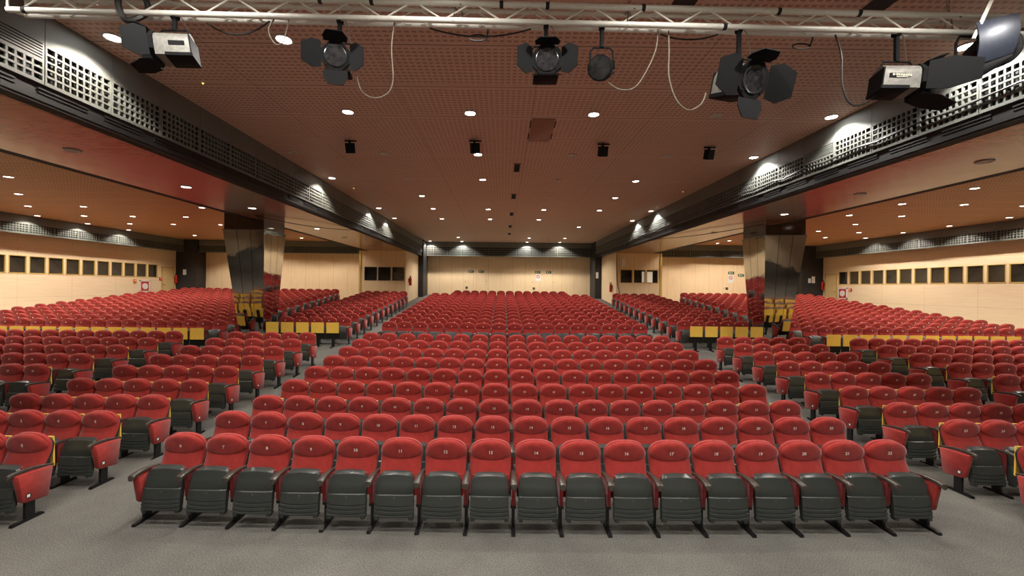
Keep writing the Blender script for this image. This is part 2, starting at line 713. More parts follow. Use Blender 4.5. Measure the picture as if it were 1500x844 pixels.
# ------------------------------------------------------------------ mirror clad pillars
def mirror_pillar(nm, cx):
    y0 = 15.0
    r = empty(nm, (cx, y0, 0))
    r['kind'] = 'structure'
    zb, zj = floor_z(y0) + .1, CAMH + 1.93
    hb, ht = .41, .725
    cy = ht - .25
    ycb = .30 + hb
    n = 3
    for face in range(4):
        for i in range(n):
            a0, a1 = -1 + 2 * i / n, -1 + 2 * (i + 1) / n
            k = MB()
            k.T = Matrix.Identity(4)
            g = .006
            q = [(-1, -1), (1, -1), (1, 1), (-1, 1)]
            (ax, ay), (bx_, by_) = q[face], q[(face + 1) % 4]
            nx, ny = [(0, 1), (-1, 0), (0, -1), (1, 0)][face]
            pts = []
            for (h, yc, z) in ((hb, ycb, zb), (ht, cy, zj)):
                for t in ((a0 + 1) / 2 + g, (a1 + 1) / 2 - g):
                    pts.append(((ax + (bx_ - ax) * t) * h, yc + (ay + (by_ - ay) * t) * h, z))
            v = [pts[0], pts[1], pts[3], pts[2]]
            v += [(x + nx * .03, y + ny * .03, z) for x, y, z in v]
            k.add(v, [(0, 1, 2, 3), (7, 6, 5, 4), (0, 4, 5, 1), (1, 5, 6, 2), (2, 6, 7, 3), (3, 7, 4, 0)])
            build(k, 'mirror_panel', M['mirror'], r, smooth=False)
    k = MB()
    k.add([(-hb + .02, ycb - hb + .02, zb), (hb - .02, ycb - hb + .02, zb), (hb - .02, ycb + hb - .02, zb), (-hb + .02, ycb + hb - .02, zb),
           (-ht + .02, cy - ht + .02, zj), (ht - .02, cy - ht + .02, zj), (ht - .02, cy + ht - .02, zj), (-ht + .02, cy + ht - .02, zj)],
          [(3, 2, 1, 0), (4, 5, 6, 7), (0, 1, 5, 4), (1, 2, 6, 5), (2, 3, 7, 6), (3, 0, 4, 7)])
    build(k, 'core', M['dark'], r, smooth=False)
    build(MB().box(-ht + .03, ht - .03, cy - ht + .03, cy + ht - .03, zj, ZC), 'upper_box', M['soffit_dark'], r, smooth=False)
    k = MB().box(-ht - .01, ht + .01, cy - ht - .01, cy + ht + .01, zj - .004, zj + .025)
    build(k, 'joint_strip', M['chromebit'], r, smooth=False)
    build(MB().box(-hb - .06, hb + .06, ycb - hb - .06, ycb + hb + .06, floor_z(y0) - .02, zb + .01), 'plinth', M['dark'], r, smooth=False)


m = NT('dark_polished_panel')
vec, _ = m.xyz()
m.col(m.ramp(m.noise(vec, 2), lin((60, 50, 46)), lin((74, 62, 56))))
m.set(rough=.08, spec=.9, metal=.35)
M['soffit_dark'] = m.mat
mirror_pillar('pillar_5', -9.07)
mirror_pillar('pillar_6', 9.85)


# ------------------------------------------------------------------ auditorium seat
def yprof(z):
    P = [(.30, -.20), (.42, -.148), (.54, -.092), (.63, -.050), (.70, -.018), (.75, -.004), (.85, -.016), (.96, -.030)]
    for (a, b), (c, d) in zip(P[:-1], P[1:]):
        if z <= c:
            t = (z - a) / (c - a)
            return b + (d - b) * t
    return P[-1][1]


ZW, BH = .785, .160


def outline(nlow, ntop, grow=0.0):
    o = []
    for i in range(nlow):
        z = .34 + (ZW - .34) * i / nlow
        o.append((z, .228 + .022 * (i / nlow) ** .8 + grow))
    for i in range(ntop + 1):
        t = (PI / 2) * .97 * i / ntop
        o.append((ZW + (BH + grow) * math.sin(t) ** .92, (.250 + grow) * math.cos(t) ** .80))
    return o


def dome(x, z):
    """cushion bulge at a point, 0 on its rim"""
    w = .250 if z < ZW else .250 * max(0.001, 1 - ((z - ZW) / BH) ** 2.2) ** .5
    u = min(1, abs(x) / max(w, .02))
    v = max(0, (z - .76) / (ZW + BH - .76))
    e = max(u, v)
    return .045 * (1 - e ** 5) * (1 - .25 * max(0, (.5 - z)) / .2)


def seat_cushion_back(mb, nl, nt, nc):
    fr, bk = [], []
    for (z, wd) in outline(nl, nt):
        us = [math.sin((2 * j / nc - 1) * PI / 2) for j in range(nc + 1)]
        fr.append([(u * wd, yprof(z) - dome(u * wd, z), z) for u in us])
        bk.append([(u * wd, yprof(z) + .042, z) for u in us])
    return mb.shell(fr, bk)


def seat_back_shell(mb, nl, nt, nc):
    fr, bk = [], []
    for (z, wd) in outline(nl, nt, -.006):
        us = [2 * j / nc - 1 for j in range(nc + 1)]
        fr.append([(u * wd, yprof(z) + .034, z) for u in us])
        bk.append([(u * wd * .985, max(yprof(z), -.05) + .086 - .012 * abs(u) ** 4, z - .035 * max(0, (z - ZW) / BH)) for u in us])
    return mb.shell(fr, bk)


def headrest(mb, rings, segs):
    """firm head pad: flat face leaning slightly forward, rolled edge, almond lower seam"""
    v, f = [], []
    cz, a, bt, bb = .788, .246, .152, .116
    rs = [i / rings for i in range(1, rings + 1)]

    def face(x, z, r):
        return -.048 - .15 * (z - .72) - .020 * (1 - (abs(x) / .25) ** 3) + .024 * r ** 8

    v.append((0, face(0, cz, 0), cz))
    for r in rs + [1.0]:
        last = len(v) > len(rs) * segs
        for k in range(segs):
            t = 2 * PI * k / segs
            c_, s_ = math.cos(t), math.sin(t)
            x = a * r * math.copysign(abs(c_) ** .9, c_)
            z = cz + (bt * r * s_ if s_ > 0 else -bb * r * abs(s_) ** 1.18)
            y = face(x, z, r)
            if last: y = max(y + .004, yprof(z) - .25 * dome(x, z) + .004)
            v.append((x, y, z))
    for k in range(segs):
        f.append((0, 1 + k, 1 + (k + 1) % segs))
    for i in range(rings):
        for k in range(segs):
            l = (k + 1) % segs
            b0 = 1 + i * segs
            f.append((b0 + k, b0 + segs + k, b0 + segs + l, b0 + l))
    return mb.add(v, f)


def pan_pt(u, v, off, wid):
    """outer face of the tipped-up seat: u -1..1, v 0 bottom..1 top"""
    z = .165 + .455 * v
    y = -.400 + .062 * v + .028 * v * v - .010 * math.sin(v * PI)
    ny, nz = -.9, .38
    return (u * wid, y - ny * off * -1 * 0 + off, z)


def seat_pan(mb, nc, fine=True):
    rows = []
    if fine:
        vs_ = [0, .03, .09, .10, .12, .13, .19, .20, .22, .23, .29, .30, .32, .33, .54, .56, .58, .80, .90, .95, .98, 1.0]
        def o(v):
            if v in (.10, .12, .20, .22, .30, .32): return .008
            if v == 0: return .02
            if v in (.56,): return .012
            if .58 <= v < .95: return .007
            if v == 1.0: return .03
            return 0.0
    else:
        vs_ = [0, .5, .9, 1.0]
        def o(v): return .02 if v in (0, 1.0) else 0
    fr, bk = [], []
    for v in vs_:
        wd = .224 - .014 * v
        if v > .85: wd -= .05 * ((v - .85) / .15) ** 2
        us = [2 * j / nc - 1 for j in range(nc + 1)]
        rf, rb = [], []
        for u in us:
            vv = v
            if .05 < v < .35: vv = v - .035 * (1 - u * u)
            if v > .9: vv = v + .03 * (1 - u * u)
            p = pan_pt(u, vv, o(v) + .012 * abs(u) ** 6, wd)
            rf.append(p)
            rb.append((p[0], p[1] + .05, p[2] + .008))
        fr.append(rf); bk.append(rb)
    mb.shell(fr, bk)
    if fine:
        for s in (-1, 1):
            mb.box(s * .19 - .022, s * .19 + .022, -.39, -.33, .145, .18)
        mb.lathe([(.008, -.384), (.008, -.300)], 8, (0, 0, .37), 'y') if False else None
    return mb


def seat_squab(mb):
    fr, bk = [], []
    for v in (0.04, .2, .5, .8, .97):
        us = [2 * j / 4 - 1 for j in range(5)]
        fr.append([(u * .205, -.395 + .062 * v + .028 * v * v + .05, .175 + .455 * v) for u in us])
        bk.append([(u * .205, -.395 + .062 * v + .028 * v * v + .115 - .03 * abs(u) ** 3, .175 + .445 * v) for u in us])
    return mb.shell(fr, bk)


def armrest(mb, x, fine=True, wk=1.0):
    st = [(-.470, .572, .026, .018), (-.462, .590, .036, .026), (-.42, .602, .038, .026), (-.33, .612, .034, .022), (-.2, .606, .028, .019), (-.06, .580, .024, .016), (.03, .556, .022, .014)]
    if not fine: st = [st[0], st[2], st[4], st[6]]
    v, f = [], []
    n = 8
    for (y, z, hw, hh) in st:
        for k in range(n):
            t = 2 * PI * (k + .5) / n
            c, s = math.cos(t), math.sin(t)
            v.append((x + wk * hw * math.copysign(abs(c) ** .6, c), y, z - .012 + hh * math.copysign(abs(s) ** .6, s)))
    for i in range(len(st) - 1):
        for k in range(n):
            l = (k + 1) % n
            f.append((i * n + k, i * n + l, i * n + n + l, i * n + n + k))
    f.append(tuple(range(n - 1, -1, -1))); f.append(tuple(range((len(st) - 1) * n, len(st) * n)))
    return mb.add(v, f)


def side_panel(mb, x, wk=1.0):
    return mb.prism([(-.345, .575), (-.03, .555), (-.06, .30), (-.30, .27), (-.335, .32)], x - .021 * wk, x + .021 * wk, 'x')


def end_panel(mb, x, sgn):
    """upholstered aisle-end panel with softened edges"""
    P = [(-.405, .560), (-.395, .578), (-.02, .548), (-.008, .53), (-.055, .215), (-.075, .200), (-.315, .232), (-.345, .26)]
    cx_, cz_ = -.2, .4
    rings = []
    for (xo, s) in ((-.036, .94), (-.022, 1.0), (.022, 1.0), (.036, .94)):
        rings.append([(x + sgn * .01 + xo, cx_ + (y - cx_) * s, cz_ + (z - cz_) * s) for y, z in P])
    v = [p for r in rings for p in r]
    n = len(P)
    f = [tuple(range(n - 1, -1, -1)), tuple(range(3 * n, 4 * n))]
    for k in range(3):
        f += [(k * n + i, k * n + (i + 1) % n, k * n + n + (i + 1) % n, k * n + n + i) for i in range(n)]
    return mb.add(v, f)


def leg(mb, x, ramp, fine=True):
    g = SLOPE if ramp else 0
    mb.box(x - .017, x + .017, -.285, -.185, -.02 if ramp else .01, .30)
    mb.box(x - .030, x + .030, -.31, -.17, .255, .29)
    v = []
    pr = [(-.425, .006), (-.415, .026), (-.28, .036), (-.18, .036), (-.10, .028), (-.085, .006)] if fine else [(-.425, .01), (-.25, .036), (-.085, .01)]
    a = [(y, z + g * y) for y, z in pr] + [(y, g * y - .002) for y, z in reversed(pr)]
    mb.prism(a, x - .022, x + .022, 'x')
    return mb


def tablet(mb):
    mb.add([(-.214, .078, .50), (.214, .078, .50), (.214, .098, .50), (-.214, .098, .50), (-.214, .070, .868), (.214, .070, .868), (.214, .090, .868), (-.214, .090, .868)],
           [(3, 2, 1, 0), (4, 5, 6, 7), (0, 1, 5, 4), (1, 2, 6, 5), (2, 3, 7, 6), (3, 0, 4, 7)])
    return mb


MESH = {}
MESH['backrest'] = seat_cushion_back(MB(), 7, 9, 12).mesh('backrest', M['red'], angle=60)
MESH['back_shell'] = seat_back_shell(MB(), 5, 8, 8).mesh('back_shell', M['shell'], angle=45)
MESH['headrest'] = headrest(MB(), 6, 32).mesh('headrest', M['red'], angle=80)
MESH['seat_pan'] = seat_pan(MB(), 10).mesh('seat_pan', M['plastic'], angle=35)
MESH['pan_button'] = MB().lathe([(.008, 0), (.007, -.006), (.002, -.009)], 10, (0, -.368, .385), 'y').mesh('pan_button', M['chromebit'])
MESH['seat_cushion'] = seat_squab(MB()).mesh('seat_cushion', M['darkred'])
MESH['tablet'] = tablet(MB()).mesh('writing_tablet', M['tablet'], smooth=False)


def pitch_meshes(p):
    key = round(p, 4)
    if key in MESH: return MESH[key]
    d = {}
    for s in (-1, 1):
        x = s * p / 2
        wk = 1.0 if p > .54 else .55
        d['arm', s] = armrest(MB(), x, wk=wk).mesh('armrest', M['arm'], angle=50)
        d['side', s] = side_panel(MB(), x, wk).mesh('side_panel', M['darkred'])
        d['end', s] = end_panel(MB(), x, s).mesh('end_panel', M['red'], angle=50)
        k = MB().box(x + s * .046, x + s * .0485, -.300, -.268, .288, .32)
        d['tag', s] = k.mesh('row_letter_plate', M['white'], smooth=False)
        k = MB().lathe([(.030, -.002), (.030, .002)], 14, (x + s * .0455, -.284, .304), 'x')
        d['ring', s] = k.mesh('plate_ring', M['black'])
        for rp in (0, 1):
            d['leg', s, rp] = leg(MB(), x, rp).mesh('leg', M['leg'])
    MESH[key] = d
    return d


NUM = {}


def number_mesh(n):
    if n in NUM: return NUM[n]
    cu = bpy.data.curves.new('seat_number', 'FONT')
    cu.body = str(n)
    cu.size = .052
    cu.align_x = 'CENTER'; cu.align_y = 'CENTER'
    cu.extrude = .0012
    cu.offset = .0012
    cu.resolution_u = 3
    cu.materials.append(M['number'])
    o = bpy.data.objects.new('seat_number', cu)
    COL.objects.link(o)
    bpy.context.view_layer.update()
    me = bpy.data.meshes.new_from_object(o.evaluated_get(bpy.context.evaluated_depsgraph_get()))
    bpy.data.objects.remove(o)
    zc = .805
    R = Matrix.Translation((0, -.048 - .15 * (zc - .72) - .0205, zc)) @ Matrix.Rotation(.148, 4, 'X') @ Matrix.Rotation(PI / 2, 4, 'X')
    me.transform(R)
    me.name = 'seat_number'
    NUM[n] = me
    return me


def make_seat(x, y, p, first, last, num, label, group, tabl=True):
    r = empty('auditorium_seat', (x, y, floor_z(y)))
    tag(r, label, 'seat', group)
    ramp = 1 if y > Y0 - .3 else 0
    d = pitch_meshes(p)
    for nm in ('backrest', 'headrest', 'back_shell', 'seat_cushion'):
        link(nm, MESH[nm], r)
    sp = link('seat_pan', MESH['seat_pan'], r)
    if y < 8: link('pan_button', MESH['pan_button'], sp)
    link('seat_number', number_mesh(num), r)
    if tabl: link('writing_tablet', MESH['tablet'], r)
    sides = [1] + ([-1] if first else [])
    for s in sides:
        link('armrest', d['arm', s], r)
        link('leg', d['leg', s, ramp], r)
        if (s == 1 and last) or (s == -1 and first):
            e = link('end_panel', d['end', s], r)
            link('plate_ring', d['ring', s], e)
            link('row_letter_plate', d['tag', s], e)
        else:
            link('side_panel', d['side', s], r)
    return r


# ------------------------------------------------------------------ seating plan
def project(x, y, z):
    X, Y, Z = x, y, z - CAMH
    c, s = math.cos(ROLL), math.sin(ROLL)
    return 737 + F * (X * c + Z * s) / Y, 421.5 - F * (-X * s + Z * c) / Y


CX = .415
ORD = ['zeroth', 'first', 'second', 'third', 'fourth', 'fifth', 'sixth', 'seventh', 'eighth', 'ninth', 'tenth', 'eleventh', 'twelfth', 'thirteenth',
       'fourteenth', 'fifteenth', 'sixteenth', 'seventeenth', 'eighteenth', 'nineteenth', 'twentieth']
ROWY = {k: 5.15 + .923 * (k - 1) for k in range(1, 10)}
ROWY.update({k: 14.57 + .909 * (k - 10) for k in range(10, 24)})
rows = []            # (block, row, list of (x, y, number), pitch)
for k in range(1, 24):
    n = 17 if k <= 21 else 13
    p = .543
    xs = [CX + (i - (n - 1) / 2) * p for i in range(n)]
    rows.append(('centre', k, [(x, ROWY[k] + .006 * (x - CX) ** 2, 6 + i) for i, x in enumerate(xs)], p))
for k in list(range(1, 10)) + list(range(11, 23)):
    for s, nm in ((-1, 'left inner'), (1, 'right inner')):
        p = .53
        x0 = 6.225 + (.02 * (ROWY[k] - 15) if k > 9 else 0)
        xs = sorted(CX + s * (x0 + i * p) for i in range(5))
        rows.append((nm, k, [(x, ROWY[k] + .06, (1 if s < 0 else 23) + i) for i, x in enumerate(xs)], p))
for k in list(range(1, 10)) + list(range(10, 24)):
    for s, nm in ((-1, 'left outer'), (1, 'right outer')):
        p = .523
        x0 = 10.2 + (.06 * (ROWY[k] - 14.6) if k > 9 else 0)
        n = 20 if s < 0 else 16
        xs = sorted(CX + s * (x0 + i * p) for i in range(n))
        xs = [x for x in xs if -20.3 < x < 19.2]
        rows.append((nm, k, [(x, ROWY[k] + .06, i + 1) for i, x in enumerate(xs)], p))

cand = []
for (blk, k, ss, p) in rows:
    for i, (x, y, num) in enumerate(ss):
        u, v = project(x, y, floor_z(y) + .75)
        m = .28 * F / y
        if -m < u < 1500 + m and v < 900:
            cand.append((y, blk, k, i, len(ss), x, num, p))
cand.sort(key=lambda c: (c[0], abs(c[5])))
near, far_ = cand[:300], cand[300:]
for (y, blk, k, i, n, x, num, p) in near:
    if blk == 'centre':
        j = 'middle' if i == n // 2 else ('%s from the left' % ORD[i + 1] if i < n // 2 else '%s from the right' % ORD[n - i])
        j = j.replace('first from the left', 'leftmost').replace('first from the right', 'rightmost')
        row = 'front row' if k == 1 else ('%s row' % ORD[k] if k < 10 else 'tenth row')
        lab = 'red seat in the %s of the centre block, %s' % (row, j)
        if k == 10: lab = 'red seat, %s, in the first centre row behind the cross aisle' % j
    else:
        sd = blk.split()[0]
        a = (n - 1 - i) if sd == 'left' else i
        j = 'aisle seat with red end panel' if a == 0 else 'seat %s in from the aisle' % ORD[a + 1]
        if k < 10: lab = 'red %s, %s row of the %s block' % (j, 'front' if k == 1 else ORD[k], blk)
        else: lab = 'red %s, first %s row behind the cross aisle' % (j, blk)
    make_seat(x, y, p, i == 0, i == n - 1, num, lab, '%s block seats' % blk, not (blk == 'centre' and k <= 2))

# all remaining seats far back, as one mass
try:
    import numpy as np

    def base_far(first, last, p):
        b = MB()
        b.m = 0
        seat_cushion_back(b, 3, 5, 4)
        headrest(b, 2, 12)
        b.m = 1
        seat_back_shell(b, 2, 5, 2)
        seat_pan(b, 4, False)
        for s in ([1] + ([-1] if first else [])):
            b.m = 2
            armrest(b, s * p / 2, False)
            b.m = 1
            leg(b, s * p / 2, 1, False)
            b.m = 0
            if (s == 1 and last) or (s == -1 and first): end_panel(b, s * p / 2, s)
            else: side_panel(b, s * p / 2)
        b.m = 3
        tablet(b)
        b.m = 4
        zc = .805
        b.box(-.016, .016, -.086, -.076, zc - .014, zc + .014)
        return b

    big = MB()
    cache = {}
    for (y, blk, k, i, n, x, num, p) in far_:
        key = (i == 0, i == n - 1, p)
        if key not in cache: cache[key] = base_far(*key)
        b = cache[key]
        o = len(big.v)
        z = floor_z(y)
        big.v.extend([(a + x, c + y, d + z) for a, c, d in b.v])
        big.f.extend([tuple(o + q for q in f) for f in b.f])
        big.mi.extend(b.mi)
    ob = build(big, 'auditorium_seats', [M['red'], M['shell'], M['arm'], M['tablet'], M['number']], angle=60)
    tag(ob, 'rows upon rows of red tip-up seats filling the rear of the hall behind the cross aisle', 'seats', kind='stuff')
except ImportError:
    pass


# ------------------------------------------------------------------ free-standing writing desks in the cross aisle
def desk_proto():
    r = empty('writing_desk')
    build(tablet(MB()), 'writing_tablet', M['tablet'], r, smooth=False)
    k = MB()
    k.box(-.25, .25, .115, .135, .30, .52, .004); k.box(-.05, .05, .108, .14, .5, .80)
    build(k, 'back_board', M['leg'], r)
    k = MB()
    k.box(-.035, .035, .11, .17, -.02, .32); k.box(-.035, .035, -.06, .30, -.03, .025, .004)
    build(k, 'leg', M['leg'], r)
    return r


def copy_tree(o, parent=None):
    c = o.copy()
    COL.objects.link(c)
    c.parent = parent
    for ch in o.children:
        copy_tree(ch, c)
    return c


desk0 = desk_proto()
first_used = False
for (nm, s, y, x0, p, n) in (('left outer', -1, 13.42, 10.17, .523, 20), ('right outer', 1, 13.42, 10.15, .523, 17), ('left inner', -1, 14.68, 6.35, .527, 5), ('right inner', 1, 14.68, 6.34, .527, 5)):
    for i in range(n):
        x = CX + s * (x0 + i * p)
        u, v = project(x, y, floor_z(y) + .7)
        if u < -14 or u > 1514: continue
        d = desk0 if not first_used else copy_tree(desk0)
        first_used = True
        d.location = (x, y, floor_z(y))
        pos = 'nearest the centre aisle' if (i == 0 and 'inner' in nm) else ('nearest the mirrored pillar' if i == 0 else '%s from the aisle' % ORD[i + 1])
        tag(d, 'yellow writing board on black post, %s, %s row' % (pos, nm), 'desk', '%s writing boards' % nm)


# ------------------------------------------------------------------ downlights
def ring_mesh(r):
    k = MB()
    k.lathe([(r, .0), (r + .028, .0), (r + .03, -.012), (r + .012, -.020), (r, -.012)], 20)
    return k


RING = ring_mesh(.097).mesh('trim_ring', M['trimring'])
RING.polygons.foreach_set('use_smooth', [True] * len(RING.polygons))
LENS_ON = MB().lathe([(.097, -.006), (.097, -.012)], 20).mesh('lens', M['lit'])
LENS_BRIGHT = MB().lathe([(.097, -.006), (.097, -.012)], 20).mesh('lens', M['litcool'])
LENS_OFF = MB().lathe([(.097, -.002), (.097, -.008)], 20).mesh('lens', M['lens'])
BULB = MB().lathe([(.012, -.008), (.02, -.016), (.012, -.024)], 8).mesh('bulb', M['lit'])
LAMP = {}


def downlight(x, y, z, power, col, label, group, bright=False, angle=SPOT_ANGLE):
    r = empty('downlight', (x, y, z))
    tag(r, label, 'ceiling light', group)
    link('trim_ring', RING, r)
    link('lens', (LENS_BRIGHT if bright else LENS_ON) if power else LENS_OFF, r)
    if not power: return r
    key = (power, col, angle)
    if key not in LAMP:
        L = bpy.data.lights.new('downlight_lamp', 'SPOT')
        L.energy = power; L.color = col
        L.spot_size = angle; L.spot_blend = .35
        L.shadow_soft_size = .07
        LAMP[key] = L
    o = bpy.data.objects.new('downlight_lamp', LAMP[key])
    COL.objects.link(o)
    o.parent = r
    o.location = (0, 0, -.03)
    return r


GX = dict(a=-5.52, b=-3.12, c=-.69, d=1.76, e=4.21, f=6.48)
GRID = [(5.95, 'abf', ''), (8.40, 'bcdf', 'e'), (11.0, 'cf', 'abde'), (13.55, 'ace', 'bd'), (16.05, 'be', 'd'), (18.65, 'abcdef', ''), (21.35, 'abcdf', 'e'), (23.75, 'e', ''), (29.15, 'bde', ''), (31.75, 'abde', '')]
for ri, (y, on, off) in enumerate(GRID):
    allc = sorted(on + off)
    for c in allc:
        lit = c in on
        q = allc.index(c)
        pos = 'only one' if len(allc) == 1 else ('leftmost' if q == 0 else ('rightmost' if q == len(allc) - 1 else ORD[q + 1] + ' from the left'))
        lab = '%s main ceiling downlight, %s in the %s row from the truss' % ('lit' if lit else 'unlit', pos, ORD[ri + 1])
        downlight(GX[c], y, ZM, (P_MAIN * (1.3 if y > 28 else 1)) if lit else 0, WARM if (ri + allc.index(c)) % 3 == 0 else COOL, lab, 'main ceiling downlights', bright=y < 12)
for c in 'abcdef':  # unseen row, added to light the front seats and the truss
    downlight(GX[c], 3.4, ZM, P_STAGE, COOL, 'added fill downlight over the stage front, %s column' % ORD['abcdef'.index(c) + 1], 'added stage downlights', angle=math.radians(150))
for c in 'abcdef':  # unseen row, added to wash the stage wall for bounce light
    downlight(GX[c], -4.6, ZM, P_WASH, COOL, 'added wash downlight by the pale stage wall, %s column' % ORD['abcdef'.index(c) + 1], 'added stage wall downlights', angle=math.radians(100))
for c in 'bcde':  # unseen lamps behind the camera, added to fill the front rows
    downlight(GX[c], .9, ZM, P_STAGE, COOL, 'added fill downlight over the stage, %s column' % ORD['abcdef'.index(c) + 1], 'added stage downlights', angle=math.radians(110))

for x in (-16.5, -12.0, -8.0, 9.0, 13.0, 17.0):  # unseen lamps, added to brighten what the mirrored pillars reflect
    downlight(x, -4.6, ZC if abs(x) > 9.8 else ZS, P_WASH * .7, COOL, 'added wash downlight by the stage wall in the side hall, at %s' % {-16.5: 'far left', -12.0: 'left', -8.0: 'the left beam', 9.0: 'the right beam', 13.0: 'right', 17.0: 'far right'}[x], 'added stage wall downlights', angle=math.radians(100))

LS = [(-14, 11.95), (-16.35, 14.25), (-18.5, 16.45), (-20.72, 18.8), (-16.35, 16.45), (-18.55, 18.7), (-20.75, 21.1), (-16.4, 18.7), (-18.55, 21.0), (-20.75, 23.4), (-16.4, 21.0), (-14.05, 18.7), (-18.7, 25.6), (-14.05, 21.0)]
RS = [(13.45, 12.1), (15.6, 14.35), (17.75, 14.45), (19.95, 16.7), (13.5, 14.35), (13.55, 16.6), (15.65, 16.65), (20.0, 19.0), (15.62, 18.8), (17.95, 21.4), (20.1, 21.3), (15.65, 21.05), (17.9, 23.55), (20.1, 23.5), (13.6, 25.5), (15.6, 27.0)]
LX = [(-10.6, 26.4), (-12.6, 26.4), (-14.9, 26.6), (-17.2, 26.6), (-9.9, 23.4), (-11.7, 21.0), (-11.7, 16.4), (-14, 9.6), (-16.35, 9.6), (-16.35, 11.95), (-18.5, 11.95), (-18.5, 14.25), (-20.7, 14.25), (-20.7, 16.5), (-12, 7), (-16.35, 7)]  # extra lamps, added to brighten the left side hall and its back wall
RX = [(11.4, 26.4), (13.5, 23.4), (13.6, 26.9), (17.9, 26.4), (10.7, 23.4), (11.4, 21.0), (11.4, 16.6), (13.45, 9.6), (15.6, 9.6), (15.6, 11.95), (17.8, 11.95), (20.0, 14.25), (12, 7), (16, 7)]  # same kind of added fill lamps for the right side hall
for side, pts in (('left', LS), ('right', RS)):
    colx = sorted({round(abs(x) * .43) for x, _ in pts})
    for x, y in pts:
        line = [q for q in pts if abs(abs(q[0]) - abs(x)) < .6]
        d = sorted(line, key=lambda q: q[1]).index((x, y))
        cidx = int(round((abs(x) - 13.7) / 2.25))
        cn = ['line nearest the beam', 'second line from the beam', 'second line from the wall', 'line along the wall'][max(0, min(3, cidx))]
        downlight(x, y, ZC, P_SIDE, WARM, 'lit downlight, %s nearest in the %s side ceiling, %s' % (ORD[d + 1], side, cn), '%s side ceiling downlights' % side)
for i, (x, y) in enumerate(LX):
    downlight(x, y, ZC, P_SIDE, WARM, 'added fill downlight in the left side ceiling, %s from the stage' % ORD[i + 1], 'added side downlights')
for i, (x, y) in enumerate(RX):
    downlight(x, y, ZC, P_SIDE, WARM, 'added fill downlight in the right side ceiling, %s from the stage' % ORD[i + 1], 'added side downlights')
for side, x, pts in (('left', -7.46, [(7.31, 0), (9.93, 1), (12.55, 1), (16.9, 1), (19.8, 0), (23.9, 0)]), ('right', 8.38, [(7.39, 0), (9.97, 0), (12.64, 1), (16.83, 0)])):
    for i, (y, on) in enumerate(pts):
        downlight(x, y, ZS, P_SOFFIT * on, COOL, '%s downlight in the glossy %s beam soffit, %s from the stage' % ('lit' if on else 'unlit', side, ORD[i + 1]), '%s soffit downlights' % side)

# ------------------------------------------------------------------ lighting truss
TY, TZ = 4.6, CAMH + 2.895
TA = .0215                               # yaw of the truss
truss = empty('lighting_truss', (0, 0, 0))
tag(truss, 'long silver aluminium lighting truss hung across the top of the hall', 'truss')


def tpt(x, dy, dz):
    """point on the truss: x along it, offsets across and up"""
    return (x, TY + TA * (x - 0.1) + dy, TZ + dz)


TX0, TX1 = -5.28, 6.1
for nm, dy, dz, r in (('chord', 0, 0, .030), ('chord', 0, .185, .033), ('chord', .17, .045, .026), ('chord', .17, .215, .026)):
    build(MB().tube([tpt(TX0, dy, dz), tpt(TX1, dy, dz)], r, 12), nm, M['trussm'], truss)
pn = .64
for nm, (a, b) in (('front_bracing', ((0, 0), (0, .185))), ('lower_bracing', ((0, 0), (.17, .045))), ('upper_bracing', ((0, .185), (.17, .215))), ('rear_bracing', ((.17, .045), (.17, .215)))):
    k = MB()
    x = TX0 + .12
    while x < TX1 - pn:
        k.tube([tpt(x, *a), tpt(x + pn / 2 - .02, *b), ], .010, 6)
        k.tube([tpt(x + pn / 2 + .02, *b), tpt(x + pn, *a)], .010, 6)
        x += pn
    build(k, nm, M['trussm'], truss)
k = MB()
for x in (TX0, TX1):
    k.tube([tpt(x, 0, 0), tpt(x, 0, .185)], .014, 6); k.tube([tpt(x, .17, .045), tpt(x, .17, .215)], .014, 6); k.tube([tpt(x, 0, 0), tpt(x, .17, .045)], .014, 6)
build(k, 'end_frame', M['trussm'], truss)
k = MB()
for x in (-2.0, -1.45, -.05, .45, 1.5, 3.0, 3.9):
    p = tpt(x, 0, .185)
    k.lathe([(.037, -.02), (.037, .02)], 12, p, 'x')
for x in (-5.1, 2.4):
    k.lathe([(.034, -.02), (.034, .02)], 12, tpt(x, 0, 0), 'x')
build(k, 'tape_band', M['black'], truss)


def hoist(x, i, lab):
    r = empty('chain_hoist', tpt(x, .08, .2))
    tag(r, lab, 'chain', 'truss chains')
    k = MB()
    n = int((ZM - TZ - .2) / .05)
    for j in range(n):
        c = (0, 0, j * .05 + .02)
        k.T = Matrix.Translation(c) @ Matrix.Rotation((j % 2) * PI / 2, 4, 'Z')
        k.tube([(.012, 0, -.02), (.016, 0, 0), (.012, 0, .02), (0, 0, .03), (-.012, 0, .02), (-.016, 0, 0), (-.012, 0, -.02), (0, 0, -.03), (.012, 0, -.02)], .005, 5, False)
    k.T = Matrix.Identity(4)
    build(k, 'chain', M['chromebit'], r)
    k = MB()
    k.tube([(-.05, -.10, -.22), (-.03, -.06, -.02), (0, 0, .02), (.03, .06, -.02), (.05, .08, -.16)], .008, 6)
    k.tube([(.03, -.11, -.05), (.0, -.06, .02), (-.03, .06, .0)], .008, 6)
    build(k, 'shackle', M['chromebit'], r)


hoist(-.52, 0, 'steel chain and shackle on the truss left of the middle')
hoist(1.37, 1, 'steel chain and shackle on the truss right of the middle')
hoist(5.0, 2, 'steel chain on the truss beside the big blue-black lamp at right')


